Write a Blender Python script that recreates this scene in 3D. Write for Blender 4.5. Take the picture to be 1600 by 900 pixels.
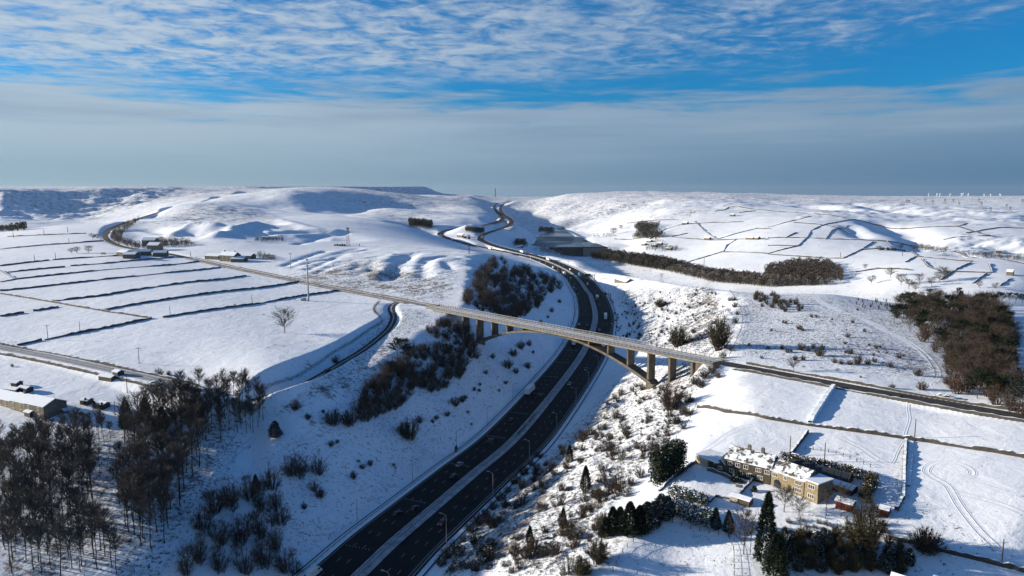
import bpy, bmesh, math, random
import numpy as np
from mathutils import Vector, Matrix
for o in list(bpy.data.objects): bpy.data.objects.remove(o, do_unlink=True)
scene = bpy.context.scene
COL = scene.collection
rng = np.random.default_rng(11); random.seed(11)

# ------------------------------------------------------------------ camera
FPX = 1121.0; HZ = 110.0
TP = 150.0/FPX; PITCH = math.atan(TP)
cam = bpy.data.cameras.new('camera'); camo = bpy.data.objects.new('camera', cam); COL.objects.link(camo)
cam.sensor_width = 36.0; cam.lens = 36.0*FPX/1600.0
cam.clip_start = 1.0; cam.clip_end = 60000.0
camo.location = (0, 0, HZ); camo.rotation_euler = (math.radians(90)-PITCH, 0, 0)
scene.camera = camo
SP, CP = math.sin(PITCH), math.cos(PITCH)

# ------------------------------------------------------------------ sun, sky, exposure
SUN_EL = math.radians(12.8); SUN_AZ = math.radians(-78.0)      # azimuth from +Y towards +X
sdir = Vector((math.sin(SUN_AZ)*math.cos(SUN_EL), math.cos(SUN_AZ)*math.cos(SUN_EL), math.sin(SUN_EL)))
sl = bpy.data.lights.new('sun', 'SUN'); sl.energy = 5.0; sl.angle = math.radians(0.5); sl.color = (1.0, 0.87, 0.70)
so = bpy.data.objects.new('sun', sl); COL.objects.link(so); so.rotation_euler = sdir.to_track_quat('Z', 'Y').to_euler()
vs = scene.view_settings
scene.display_settings.display_device = 'sRGB'
vs.view_transform = 'Standard'; vs.look = 'None'; vs.gamma = 1.0; vs.use_curve_mapping = False
vs.exposure = 0.9
scene.cycles.use_denoising = True
scene.cycles.max_bounces = 4; scene.cycles.diffuse_bounces = 1; scene.cycles.glossy_bounces = 2
scene.cycles.transparent_max_bounces = 8; scene.cycles.volume_bounces = 0
scene.cycles.use_adaptive_sampling = True; scene.cycles.adaptive_threshold = 0.015

class NT:
    def __init__(s, tree): s.t = tree; s.n = tree.nodes; s.l = tree.links
    def new(s, typ, **kw):
        n = s.n.new(typ)
        for k, v in kw.items(): setattr(n, k, v)
        return n
    def put(s, sock, v):
        if isinstance(v, bpy.types.NodeSocket): s.l.new(v, sock)
        elif isinstance(v, (tuple, list)) and len(v) == 3 and sock.type == 'RGBA': sock.default_value = (*v, 1)
        else: sock.default_value = v
    def math(s, op, a, b=0.0, c=0.0, clamp=False):
        n = s.new('ShaderNodeMath', operation=op, use_clamp=clamp)
        s.put(n.inputs[0], a); s.put(n.inputs[1], b); s.put(n.inputs[2], c); return n.outputs[0]
    def mix(s, f, a, b):
        n = s.new('ShaderNodeMix', data_type='RGBA'); s.put(n.inputs[0], f); s.put(n.inputs[6], a); s.put(n.inputs[7], b); return n.outputs[2]
    def noise(s, vec, scale, detail=3, rough=0.5, dist=0.0, lac=2.0):
        n = s.new('ShaderNodeTexNoise'); s.put(n.inputs['Vector'], vec); n.inputs['Scale'].default_value = scale
        n.inputs['Detail'].default_value = detail; n.inputs['Roughness'].default_value = rough
        n.inputs['Distortion'].default_value = dist; n.inputs['Lacunarity'].default_value = lac; return n.outputs[0]
    def ss(s, v, lo, hi, a=0.0, b=1.0):
        n = s.new('ShaderNodeMapRange', interpolation_type='SMOOTHSTEP'); s.put(n.inputs[0], v)
        n.inputs[1].default_value = lo; n.inputs[2].default_value = hi; n.inputs[3].default_value = a; n.inputs[4].default_value = b; return n.outputs[0]
    def comb(s, x, y, z):
        n = s.new('ShaderNodeCombineXYZ'); s.put(n.inputs[0], x); s.put(n.inputs[1], y); s.put(n.inputs[2], z); return n.outputs[0]
    def sep(s, v):
        n = s.new('ShaderNodeSeparateXYZ'); s.put(n.inputs[0], v); return n.outputs

world = bpy.data.worlds.new('World'); scene.world = world; world.use_nodes = True
w = NT(world.node_tree); w.n.clear()
sky = w.new('ShaderNodeTexSky', sky_type='NISHITA'); sky.sun_disc = False
sky.sun_elevation = SUN_EL; sky.sun_rotation = SUN_AZ; sky.altitude = 400; sky.air_density = 1.0; sky.dust_density = 0.6; sky.ozone_density = 6.0
tc = w.new('ShaderNodeTexCoord'); dx, dy, dz = w.sep(tc.outputs['Generated'])
el = w.math('MAXIMUM', dz, 0.012)
inv = w.math('DIVIDE', 1.0, w.math('ADD', el, 0.035))
px_, py_ = w.math('MULTIPLY', dx, inv), w.math('MULTIPLY', dy, inv)
plane = w.comb(px_, py_, 0.0)
# high dappled cloud sheet (seen in perspective on a flat layer overhead)
def amp(v, k, m=0.5): return w.math('ADD', 0.5, w.math('MULTIPLY', w.math('SUBTRACT', v, m), k))
lit = w.ss(dx, -0.72, 0.72, 1.0, 0.0)                                          # brighter towards the sun
big = amp(w.noise(plane, 0.30, 4, 0.55, 0.4), 2.0)
cell = amp(w.noise(plane, 4.2, 5, 0.6, 0.6), 2.6)
fine = amp(w.noise(plane, 11.0, 4, 0.6, 0.3), 2.6)
cov = w.math('ADD', w.math('ADD', w.math('MULTIPLY', big, 0.55), w.math('MULTIPLY', cell, 0.33)), w.math('ADD', w.math('MULTIPLY', lit, 0.16), w.math('MULTIPLY', fine, 0.22)))
sheet = w.math('MAXIMUM', w.ss(cov, 0.38, 0.80), 0.10)
rag = w.math('MULTIPLY', w.math('SUBTRACT', w.noise(plane, 0.9, 5, 0.6, 0.4), 0.5), 0.12)
sheet = w.math('MULTIPLY', sheet, w.ss(w.math('ADD', w.math('SUBTRACT', dz, w.math('MULTIPLY', dx, 0.045)), rag), 0.125, 0.185))
sheet = w.math('MULTIPLY', sheet, w.ss(dz, 0.25, 0.60, 1.0, 0.30))                # thinned overhead, out of view, to weaken the sky fill and deepen shade
# low bank of cloud and mist along the whole horizon
lv = w.comb(w.math('MULTIPLY', dx, 3.0), w.math('MULTIPLY', dy, 3.0), w.math('MULTIPLY', dz, 34.0))
edge = amp(w.noise(lv, 1.6, 6, 0.6, 0.3), 2.2)
low = w.ss(w.math('ADD', dz, w.math('MULTIPLY', w.math('SUBTRACT', edge, 0.5), 0.075)), 0.105, 0.145, 1.0, 0.0)
bw = amp(w.noise(w.comb(w.math('MULTIPLY', dx, 2.2), w.math('MULTIPLY', dy, 2.2), w.math('MULTIPLY', dz, 30.0)), 1.2, 5, 0.55), 2.0)
up = w.ss(dz, 0.0, 0.10)
lowc = w.mix(lit, w.mix(up, (0.048, 0.100, 0.178), (0.105, 0.165, 0.240)), w.mix(up, (0.155, 0.222, 0.275), (0.240, 0.295, 0.345)))
shade_ = w.math('MULTIPLY', w.math('MULTIPLY', w.math('SUBTRACT', bw, 0.5), 0.7), up)
lowc = w.mix(w.math('MAXIMUM', shade_, 0.0), lowc, (0.24, 0.285, 0.31)); lowc = w.mix(w.math('MAXIMUM', w.math('MULTIPLY', shade_, -1.0), 0.0), lowc, (0.05, 0.10, 0.17))
shc = w.mix(w.math('ADD', w.math('MULTIPLY', lit, 0.85), w.math('MULTIPLY', w.math('SUBTRACT', cell, 0.5), 0.7), clamp=True), (0.080, 0.155, 0.270), (0.290, 0.335, 0.375))
SKYK = 0.052
skyc = w.new('ShaderNodeVectorMath', operation='MULTIPLY'); w.l.new(sky.outputs[0], skyc.inputs[0]); skyc.inputs[1].default_value = (SKYK*0.24, SKYK*1.14, SKYK*1.42)   # deep cold blue of the clear parts
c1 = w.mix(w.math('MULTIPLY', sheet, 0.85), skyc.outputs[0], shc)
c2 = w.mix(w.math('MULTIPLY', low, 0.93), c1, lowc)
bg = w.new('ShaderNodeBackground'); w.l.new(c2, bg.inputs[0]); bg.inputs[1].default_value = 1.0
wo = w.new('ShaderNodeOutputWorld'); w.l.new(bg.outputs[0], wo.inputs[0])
# ------------------------------------------------------------------ helpers: pixels of the survey photo to places on the ground
def ray(px, py):
    a = (np.asarray(px, float)-800)/FPX; b = (np.asarray(py, float)-450)/FPX
    return a, CP-b*SP, -SP-b*CP
def atz(px, py, z):                      # where the sight line meets the level z
    a, dy, dz = ray(px, py); t = (np.asarray(z, float)-HZ)/dz
    return a*t, dy*t
def project(X, Y, Z):
    zc = Y*CP-(Z-HZ)*SP; yc = Y*SP+(Z-HZ)*CP
    return 800+FPX*X/zc, 450-FPX*yc/zc

def hash2(i, j, s):
    h = (i.astype(np.int64)*374761393+j.astype(np.int64)*668265263+s*974634777) & 0x7fffffff
    h = ((h ^ (h >> 13))*1274126177) & 0x7fffffff
    return ((h ^ (h >> 16)) & 0xffff)/65535.0
def vnoise(x, y, s=0):
    i = np.floor(x); j = np.floor(y); f = x-i; g = y-j
    f = f*f*f*(f*(f*6-15)+10); g = g*g*g*(g*(g*6-15)+10)
    a = hash2(i, j, s); b = hash2(i+1, j, s); c = hash2(i, j+1, s); d = hash2(i+1, j+1, s)
    return (a+(b-a)*f+(c-a)*g+(a-b-c+d)*f*g)*2-1
def fbm(x, y, oct=4, s=0, gain=0.5):
    r = 0; a = 1; t = 0
    for k in range(oct):
        r = r+a*vnoise(x*2**k+k*17.3, y*2**k-k*9.1, s+k); t += a; a *= gain
    return r/t
def smooth(x, a, b):
    t = np.clip((x-a)/(b-a), 0, 1); return t*t*(3-2*t)
def catmull(P, n=8):
    P = np.asarray(P, float); Q = np.vstack([2*P[0]-P[1], P, 2*P[-1]-P[-2]]); out = []
    for i in range(1, len(Q)-2):
        p0, p1, p2, p3 = Q[i-1:i+3]
        for t in np.linspace(0, 1, n, endpoint=False):
            out.append(0.5*((2*p1)+(-p0+p2)*t+(2*p0-5*p1+4*p2-p3)*t*t+(-p0+3*p1-3*p2+p3)*t**3))
    out.append(P[-1]); return np.array(out)
def resample(P, step):
    P = np.asarray(P, float); d = np.r_[0, np.cumsum(np.linalg.norm(np.diff(P[:, :2], axis=0), axis=1))]
    n = max(2, int(round(d[-1]/step))+1); s = np.linspace(0, d[-1], n)
    return np.stack([np.interp(s, d, P[:, k]) for k in range(P.shape[1])], 1)
def normals2(P):
    t = np.gradient(P[:, :2], axis=0); t /= np.linalg.norm(t, axis=1)[:, None]+1e-9
    return np.stack([t[:, 1], -t[:, 0]], 1)          # points to the right of travel
def dist_line(X, Y, P):
    """distance to a polyline, its z there, side (+ right of travel)"""
    best = np.full(X.shape, 1e18); zz = np.zeros(X.shape); sd = np.zeros(X.shape)
    for (a, b) in zip(P[:-1], P[1:]):
        ex, ey = b[0]-a[0], b[1]-a[1]; L = ex*ex+ey*ey+1e-9
        t = np.clip(((X-a[0])*ex+(Y-a[1])*ey)/L, 0, 1)
        qx, qy = X-a[0]-t*ex, Y-a[1]-t*ey; d = qx*qx+qy*qy; m = d < best
        best[m] = d[m]; zz[m] = (a[2]+t*(b[2]-a[2]))[m]; sd[m] = np.sign(qx*ey-qy*ex)[m]
    return np.sqrt(best), zz, sd
def pz(lst):                                             # [(px,py,z)] -> world polyline
    A = np.array(lst, float); X, Y = atz(A[:, 0], A[:, 1], A[:, 2]); return np.stack([X, Y, A[:, 2]], 1)

# ------------------------------------------------------------------ motorway and bridge axes
MW = pz([(440,1010,-4),(559,900,-3),(612,849,-2.5),(675,795,-2),(737,742,-1.5),(808,681,-1),(875,601,0),(910,552,.6),(926,516,1),(930,490,1.6),(923,462,2.5),(917,454,2.9),(900,432,4),(875,417,5.5),(845,405,7),(808,395,9)])
MW = resample(catmull(MW, 10), 6.0)
LC = pz([(802,395.6,9.2),(770,390,10.2),(742,384,11.2),(715,377,12.6),(697,371,14),(687.5,366,15.5),(693,361.5,17),(708,358,18.6),(728,355.5,20),(762,350,22.5),(783,344,25),(784,338,27),(776,330,30),(772,323,33),(778,318,38),(800,314.2,43)])
RC = pz([(806,393,9.2),(780,386,10.2),(762,380,11.5),(751,374,13.5),(753,368,16),(765,363,18),(780,358,20),(793,353,22),(799.5,347,24),(796,341,26),(787,335,28.5),(782,328,31),(783,322,34),(789,317.5,38.5),(808,314.2,43)])
BL = atz(682, 480.5, 36.6); BR = atz(1112, 563.5, 36.6)      # bridge axis ends on the deck
BAX = np.array([BR[0]-BL[0], BR[1]-BL[1]]); BLEN = np.linalg.norm(BAX); BAX /= BLEN
BN = np.array([BAX[1], -BAX[0]])                             # towards the camera side
ZD = 36.6
def bpt(s, off=0.0): return (BL[0]+BAX[0]*s+BN[0]*off, BL[1]+BAX[1]*s+BN[1]*off)
def bs_from_px(px, off=0.0):                                 # distance along the bridge axis seen at column px
    a = (px-800)/FPX                                         # X = a*zc ; zc at deck level
    s = np.linspace(-60, 300, 3601); X = BL[0]+BAX[0]*s+BN[0]*off; Y = BL[1]+BAX[1]*s+BN[1]*off
    return s[np.argmin(abs(project(X, Y, ZD-6)[0]-px))]

# ------------------------------------------------------------------ natural ground: levels surveyed at points, smooth in between
G = [ # px, py, z
 (0,900,9),(150,900,8),(300,900,7),(100,800,13),(250,800,13),(340,770,14.5),(0,750,17),(400,690,19.5),(200,700,20.5),(60,650,25),(300,620,27.5),(420,600,32.5),
 (0,545,32),(150,572,31.5),(280,600,29.5),(300,560,33),(590,487,36.3),(500,547,34.2),(200,540,33.8),(440,520,35.5),(530,500,36.3),(620,470,36.8),(690,481,36.6),(100,500,35.8),(300,500,37.3),
 (800,520,37),(650,530,36),(600,600,31),(700,640,30),(600,760,20),(700,800,18),(850,700,26),(450,820,14),(560,900,10),(800,880,16),
 (1127,566,36.6),(1085,632,32.5),(1055,700,29.5),(1000,770,26),(950,890,20.5),
 (1200,620,35.5),(1250,588,37),(1350,607,37.6),(1600,651,38.4),(1250,680,32.5),(1450,690,34),(1600,720,35),(1230,770,27.5),(1110,760,26.3),(1400,800,29),(1600,830,30),(1050,850,21.5),(1150,890,22),(1300,890,23),(1450,890,24.5),(1600,900,25),
 (1200,500,38),(1130,470,38.5),(1050,446,38),(960,450,37),(1300,460,36),(1420,540,38),(1440,480,34),(1560,560,36),(1600,480,27),(1300,540,38.5),(1500,610,38),
 (420,430,38.5),(500,446,37.6),(560,458,37),(350,416,40.5),(290,402,43),(240,394,45),(300,440,40.5),(200,395,46),(160,372,51),(160,350,57),(225,372,50),(0,440,38.5),(0,400,42),(0,366,46),(90,352,52.5),(100,440,39.8),(120,395,45),(270,380,50),
 (480,468,37.2),(640,440,40),(560,420,43),(690,440,41),(735,392,42),(545,380,48),(640,390,46),(440,395,46),(430,375,52),(350,375,54),(300,360,60),(560,365,54),(670,375,40),
 # left moors
 (240,330,64.5),(300,318,76),(350,309,88),(400,302,104),(200,345,57),(420,340,56.5),(380,320,74),(520,345,62),(600,352,50),(640,355,38),(700,350,34),(720,335,40),(660,330,48),(600,322,66),
 (740,318,56),(700,312,70),(770,309.5,76),(680,305.5,90),
 # right of the motorway and the reservoir
 (860,400,9),(950,425,14),(900,408,10),(1020,436,22),(860,385.5,-22),(900,380,-32),(880,397,-39),(930,400,-43.5),(840,372,-30),(800,385,-10),(830,356,-28),(845,349,-22),(800,370,-12),(812,360,-12),(800,340,10),(830,330,14),(800,322,33),(850,318,47),(880,345,-4),(930,375,-20),(960,395,-40),
 (920,338,14),(900,328,26),(960,345,12),(950,320,55),(900,312,70),(880,306.5,87),(840,312,62),
 (1000,410,-40),(1100,428,-36),(1000,380,-14),(1000,350,18),(1000,330,46),(1000,316,68),(1000,307,88),(1060,304,97),(1130,303.5,98.8),
 (1180,430,-28),(1250,432,-22),(1100,380,-4),(1200,400,-8),(1200,380,8),(1200,360,26),(1200,340,46),(1200,325,64),(1200,313,76.4),(1200,305,93.5),
 (1400,440,-8),(1330,425,-10),(1400,420,0),(1400,400,5),(1400,380,14),(1400,360,30),(1400,340,47),(1400,325,62),(1400,316,70),(1400,311,75.7),
 (1600,440,0),(1600,420,6),(1600,400,12),(1600,380,20),(1600,360,33),(1600,345,44),(1600,330,56),(1600,320,68),(1600,315,75),(1500,317,72),(1500,400,10),(1500,350,40),
 (1460,371,22),(1330,345,45),(1290,312,78),
]
W_ = [ (63,1400,-26),(100,1500,-36),(25,1480,-14),(140,1680,-42),(60,1700,-28),(25,1880,-27),(60,1850,-30), # hidden or outside the frame: world X, Y, z
 (-900,1700,25),(-1500,1900,14),(-700,2100,62),(-1250,1500,20),(-350,1750,50),(-170,140,8),(170,140,21),(0,140,10),(-400,420,36),(420,420,36),(330,250,30),(-1300,900,36),(1300,900,5),
 (620,800,-20),(420,780,-30),(260,900,-35),(250,1150,-50),(500,1000,-14),(900,900,-12),(150,1350,-50),
 (-2600,2500,80),(-2800,3300,128),(-1980,3000,113),(-1850,3300,124),(-1700,3560,134),(-2100,2700,102),(-2300,3500,133),(-1780,2930,66),(-1660,3180,88),(-1600,2700,38),(-1545,3000,62),(-1520,3350,104),
 (-3200,3600,130),(-1250,3200,118),(-1000,3700,143),(-1350,2700,72),(-1150,2750,92),(-620,2500,106),(-700,2300,102),(-640,2900,112),(-430,2480,50),(-500,2250,44),(-330,2700,48),(-300,2300,46),(-600,2000,58),
 (-1436,2300,18),(-1900,2300,25),(-1150,2200,30),(-3500,4500,145),(-1900,4500,140),(-700,4200,88),(-1150,4600,100),(-1050,5200,95),(-1500,5600,110),(-900,3900,120),
 (-620,4700,88),(-480,5200,88),(-300,5600,82),(0,6000,66),(1000,5500,84),(2500,5500,78),(4000,5500,72),(4200,4000,64),(2000,7000,60),(0,8000,40),(-2500,7000,110),(-6000,7000,120),(6000,7000,60),(-8000,12000,60),(0,12000,20),(8000,12000,40),
]
gp = np.array(G, float); gX, gY = atz(gp[:, 0], gp[:, 1], gp[:, 2])
ctl = np.vstack([np.stack([gX, gY, gp[:, 2]], 1), np.array(W_, float), LC[2::2], RC[2::2], MW[-40::10]*[1, 1, 1]])
KU = 1.6
def uv(X, Y): return X/Y*KU, np.log(Y)
def tps_fit(c):
    u, v = uv(c[:, 0], c[:, 1]); n = len(u)
    r2 = (u[:, None]-u)**2+(v[:, None]-v)**2
    K = r2*np.log(np.sqrt(r2+1e-12)+1e-9)+np.eye(n)*2e-4
    P = np.stack([np.ones(n), u, v], 1); A = np.block([[K, P], [P.T, np.zeros((3, 3))]])
    s = np.linalg.solve(A, np.r_[c[:, 2], 0, 0, 0]); return u, v, s
TU, TV, TS = tps_fit(ctl)
def base(X, Y):
    u, v = uv(X, Y); sh = X.shape; u = u.ravel(); v = v.ravel(); out = np.empty(u.shape); n = len(TU)
    for k in range(0, len(u), 20000):
        a, b = u[k:k+20000], v[k:k+20000]
        r2 = (a[:, None]-TU)**2+(b[:, None]-TV)**2
        out[k:k+20000] = (0.5*r2*np.log(r2+1e-12))@TS[:n]+TS[n]+TS[n+1]*a+TS[n+2]*b
    return out.reshape(sh)
# ------------------------------------------------------------------ other roads that the ground is graded to
def road_pts(lst): return resample(catmull(pz(lst), 8), 8.0)
BROAD_L = pz([(290,402,43),(350,415.5,40.5),(420,430,38.5),(500,446,37.6),(560,457.5,37),(620,468.5,36.8)])
BROAD = np.vstack([BROAD_L, [[*bpt(-3), ZD-.1], [*bpt(BLEN+3), ZD-.1]], pz([(1250,589.5,37),(1350,608,37.6),(1450,625.5,38),(1600,651.5,38.4),(1760,679,38.6)])])
BROAD = resample(BROAD, 6.0)
BFAR = pz([(400,302.3,103),(350,309.5,88),(300,318.5,76),(250,331,64),(212,343,57),(190,350,55.4),(172,358,53.6),(164.5,366,51.6),(166,373,50.3),(177,380,48.3),(195,386,46.8),(225,391,45.6),(260,396,44.2),(290,402,43)])
BFAR = resample(catmull(BFAR, 8), 8.0)
LANE = pz([(626,470,36.8),(614,476,36.0),(611,484,35.2),(615,496,33.6),(608,512,31.6),(590,529,30),(565,548,28.6),(535,566,27.6),(505,584,27),(478,599,26.6),(450,611,26.4),(424,619,26.4),(395,626,26.8)])
LANE = resample(catmull(LANE, 8), 4.0)
WROAD = pz([(-140,515,36),(0,543,33.4),(70,556,32.8),(150,573,32.4),(220,588,31.9),(280,602,31.4),(310,612,31)])
WROAD = resample(catmull(WROAD, 8), 6.0)

NU, NV = 780, 940
UA = np.linspace(-0.98, 0.98, NU); VA = np.linspace(math.log(118.0), math.log(15000.0), NV)
WATER = pz([(822,387.5,-25),(823,379,-25),(826,373,-25),(848,367.5,-25),(864,361,-25),(880,355,-25),(884,361,-25),(890,367,-25),(911,373.5,-25),(934,381.5,-25),(950,386,-25),(905,387.2,-25),(865,387.6,-25)])
WATER = np.vstack([resample(catmull(WATER[:11], 5), 40), WATER[11:], WATER[:1]])
def inside(X, Y, P):
    ins = np.zeros(X.shape, bool)
    for (x1, y1), (x2, y2) in zip(P[:-1, :2], P[1:, :2]):
        ins ^= ((y1 > Y) != (y2 > Y)) & (X < (x2-x1)*(Y-y1)/(y2-y1+1e-9)+x1)
    return ins
def ground(X, Y):
    b = base(X, Y)
    far = smooth(Y, 700, 3000)
    b = b+fbm(X/170., Y/170., 4, 3)*(1.0+6*far)*smooth(Y, 350, 1500)+fbm(X/38., Y/38., 3, 5)*(0.22+1.0*far)
    # flat-topped moor with a steep north edge
    def plateau(poly, h, w, zc):
        P = np.array(poly+[poly[0]], float); P = np.c_[P, P[:, 0]*0]
        d, _, _ = dist_line(X, Y, P); return h*np.where(inside(X, Y, P), smooth(d, 0, w), 0)
    b = b+plateau([(-2600,4250),(-1560,4250),(-1050,4560),(-640,4950),(-520,5700),(-2600,6200)], 72, 190, 0)
    return b
HSTEP = np.array([(591,474,36.7,.2),(587,486,36.3,.8),(594,499,36.0,2.2),(575,517,35.3,4.2),(550,535,34.7,5.4),(520,552,34.1,6.0),(495,570,33.5,6.2),(462,590,32.9,6.0),(435,599,32.5,5.6),(410,606,32.2,4.8),(360,616,30.5,0)], float)
HX, HY = atz(HSTEP[:, 0], HSTEP[:, 1], HSTEP[:, 2]); HSTEP = resample(catmull(np.stack([HX, HY, HSTEP[:, 3]], 1), 5), 5.0)
def field_edge(X, Y, z):                                  # the big field ends in a bank above the lane
    m = (X > -170) & (X < 90) & (Y > 230) & (Y < 520)
    d, st, sd = dist_line(X[m], Y[m], HSTEP); side = np.where(sd*HSIDE > 0, smooth(d, .3, 9.5)*(1-smooth(d, 60, 110)), 0); z = z.copy(); z[m] -= np.maximum(st, 0)*side; return z
HSIDE = float(dist_line(np.array([HSTEP[len(HSTEP)//2, 0]+30]), np.array([HSTEP[len(HSTEP)//2, 1]]), HSTEP)[2][0])
def corridor(X, Y, z, P, half, cut, fill, soft=3.0, zoff=0.0, lim=160.0):
    mn, mx = P[:, :2].min(0)-lim, P[:, :2].max(0)+lim
    m = (X > mn[0]) & (X < mx[0]) & (Y > mn[1]) & (Y < mx[1])
    if not m.any(): return z
    d, rz, sd = dist_line(X[m], Y[m], P); rz = rz+zoff
    e = np.maximum(d-half, 0); zz = z[m]
    cl = cut(X[m], Y[m], e, sd) if callable(cut) else cut*e
    hi = rz+cl; lo = rz-fill*e
    k = soft*np.clip(e/12, 0, 1)+.001                     # rounded crest
    h = np.clip(.5+.5*(hi-zz)/k, 0, 1); r = hi*(1-h)+zz*h-k*h*(1-h)
    r = np.maximum(r, lo)
    z = z.copy(); z[m] = r; return z
def bank(X, Y, e, sd):
    n = fbm(X/24., Y/24., 3, 21)
    sr = np.interp(Y, [200, 300, 340, 420, 520, 700], [.42, .50, .53, .50, .46, .42])
    sl_ = np.interp(Y, [200, 240, 280, 350, 400, 470, 560, 700, 900], [.44, .50, .60, .64, .66, .66, .52, .43, .40])
    return e*np.where(sd > 0, sr, sl_)*(1+0.09*n)
def full_ground(X, Y):
    z = ground(X, Y)
    lid = 110+Y*0.0078; k = 18.0*smooth(Y, 2200, 3200)+.01       # the moor tops lie at one level
    h = np.clip(.5+.5*(lid-z)/k, 0, 1); z = np.where(Y > 2200, lid*(1-h)+z*h-k*h*(1-h), z)
    inw = inside(X, Y, WATER); dw, _, _ = dist_line(X, Y, WATER)
    z = np.where(inw, np.minimum(z, -25.6-4*smooth(dw, 0, 30)), np.where((dw < 70) & (Y > 1765), np.maximum(z, -25.6+dw*.06+.9*fbm(X/60., Y/60., 3, 77)), z))
    # spoil heaps and old workings beside the upper road
    z = field_edge(X, Y, z)
    z = corridor(X, Y, z, MW, 19.0, bank, 0.5, 3.0, -0.35)
    z = corridor(X, Y, z, LC, 9.0, 0.35, 0.7, 2.0, -0.5, 90)
    z = corridor(X, Y, z, RC, 9.0, 0.35, 0.75, 2.0, -0.5, 90)
    s_ = (X-BL[0])*BAX[0]+(Y-BL[1])*BAX[1]
    span = smooth(s_, 0, 6)*(1-smooth(s_, BLEN-6, BLEN))
    z2 = corridor(X, Y, z, BROAD, 5.0, 0.5, 0.6, 1.0, -0.15, 60)
    z = z2*(1-span)+z*span
    z = corridor(X, Y, z, BFAR, 5.0, 0.5, 0.6, 1.0, -0.25, 60)
    z = corridor(X, Y, z, LANE, 3.2, 0.95, 0.5, .6, -0.12, 70)
    z = corridor(X, Y, z, WROAD, 4.0, 0.5, 0.5, 1.0, -0.12, 40)
    return z
UU, VV = np.meshgrid(UA, VA); YY = np.exp(VV); XX = UU*YY
ZZ = full_ground(XX, YY)
def GZ(X, Y):                                             # ground level on the mesh
    X = np.asarray(X, float); Y = np.maximum(np.asarray(Y, float), 119.0)
    fu = np.clip((X/Y-UA[0])/(UA[1]-UA[0]), 0, NU-1.001); fv = np.clip((np.log(Y)-VA[0])/(VA[1]-VA[0]), 0, NV-1.001)
    i = fu.astype(int); j = fv.astype(int); f = fu-i; g = fv-j
    return (ZZ[j, i]*(1-f)+ZZ[j, i+1]*f)*(1-g)+(ZZ[j+1, i]*(1-f)+ZZ[j+1, i+1]*f)*g
MARCH = np.geomspace(122, 14000, 1500)
def hit(px, py):
    """first ground point on each sight line"""
    px = np.atleast_1d(np.asarray(px, float)); py = np.atleast_1d(np.asarray(py, float)); out = np.zeros((len(px), 3))
    for k in range(0, len(px), 400):
        a, dy, dz = ray(px[k:k+400], py[k:k+400]); n = len(a); Yr = MARCH[None, :]; t = Yr/dy[:, None]
        below = HZ+dz[:, None]*t < GZ(a[:, None]*t, np.broadcast_to(Yr, t.shape)); below[:, -1] = True
        i = np.maximum(below.argmax(1), 1); y0, y1 = MARCH[i-1].copy(), MARCH[i].copy()
        for _ in range(14):
            ym = .5*(y0+y1); tm = ym/dy; c = HZ+dz*tm < GZ(a*tm, ym); y1 = np.where(c, ym, y1); y0 = np.where(c, y0, ym)
        y = .5*(y0+y1); X = a*y/dy; out[k:k+400] = np.stack([X, y, GZ(X, y)], 1)
    return out

def poly_mask(px, py, poly, feather=10.0):
    """soft inside-test in survey pixels"""
    poly = np.asarray(poly, float); ins = np.zeros(px.shape, bool); d = np.full(px.shape, 1e9)
    for (x1, y1), (x2, y2) in zip(poly, np.roll(poly, -1, 0)):
        c = ((y1 > py) != (y2 > py)) & (px < (x2-x1)*(py-y1)/(y2-y1+1e-9)+x1); ins ^= c
        ex, ey = x2-x1, y2-y1; t = np.clip(((px-x1)*ex+(py-y1)*ey)/(ex*ex+ey*ey+1e-9), 0, 1)
        d = np.minimum(d, np.hypot(px-x1-t*ex, py-y1-t*ey))
    return np.clip(.5+np.where(ins, d, -d)/(2*feather), 0, 1)
# ------------------------------------------------------------------ local relief: cloughs, scarps, old workings (laid on the surveyed ground)
def gully(lst, depth, width, asym=0.0):
    global ZZ
    P = hit([q[0] for q in lst], [q[1] for q in lst]); P = resample(catmull(P, 5), width*.5)
    mn, mx = P[:, :2].min(0)-width*4, P[:, :2].max(0)+width*4
    m = (XX > mn[0]) & (XX < mx[0]) & (YY > mn[1]) & (YY < mx[1])
    d, _, sd = dist_line(XX[m], YY[m], P); ZZ[m] -= depth*np.exp(-(d/width)**2)*(1+asym*sd*np.clip(d/width, 0, 1))
PXg, PYg = project(XX, YY, ZZ)
def rough(poly, amp, sx, sy, ang, seed, fe=10, power=1.0):
    global ZZ
    k = poly_mask(PXg, PYg, poly, fe); m = k > 0; c, s_ = math.cos(ang), math.sin(ang)
    a = XX[m]*c+YY[m]*s_; b = -XX[m]*s_+YY[m]*c
    n = 1-np.abs(fbm(a/sx, b/sy, 4, seed)*1.6); ZZ[m] += k[m]*amp*(np.clip(n, 0, 1)**power-.55)
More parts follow.
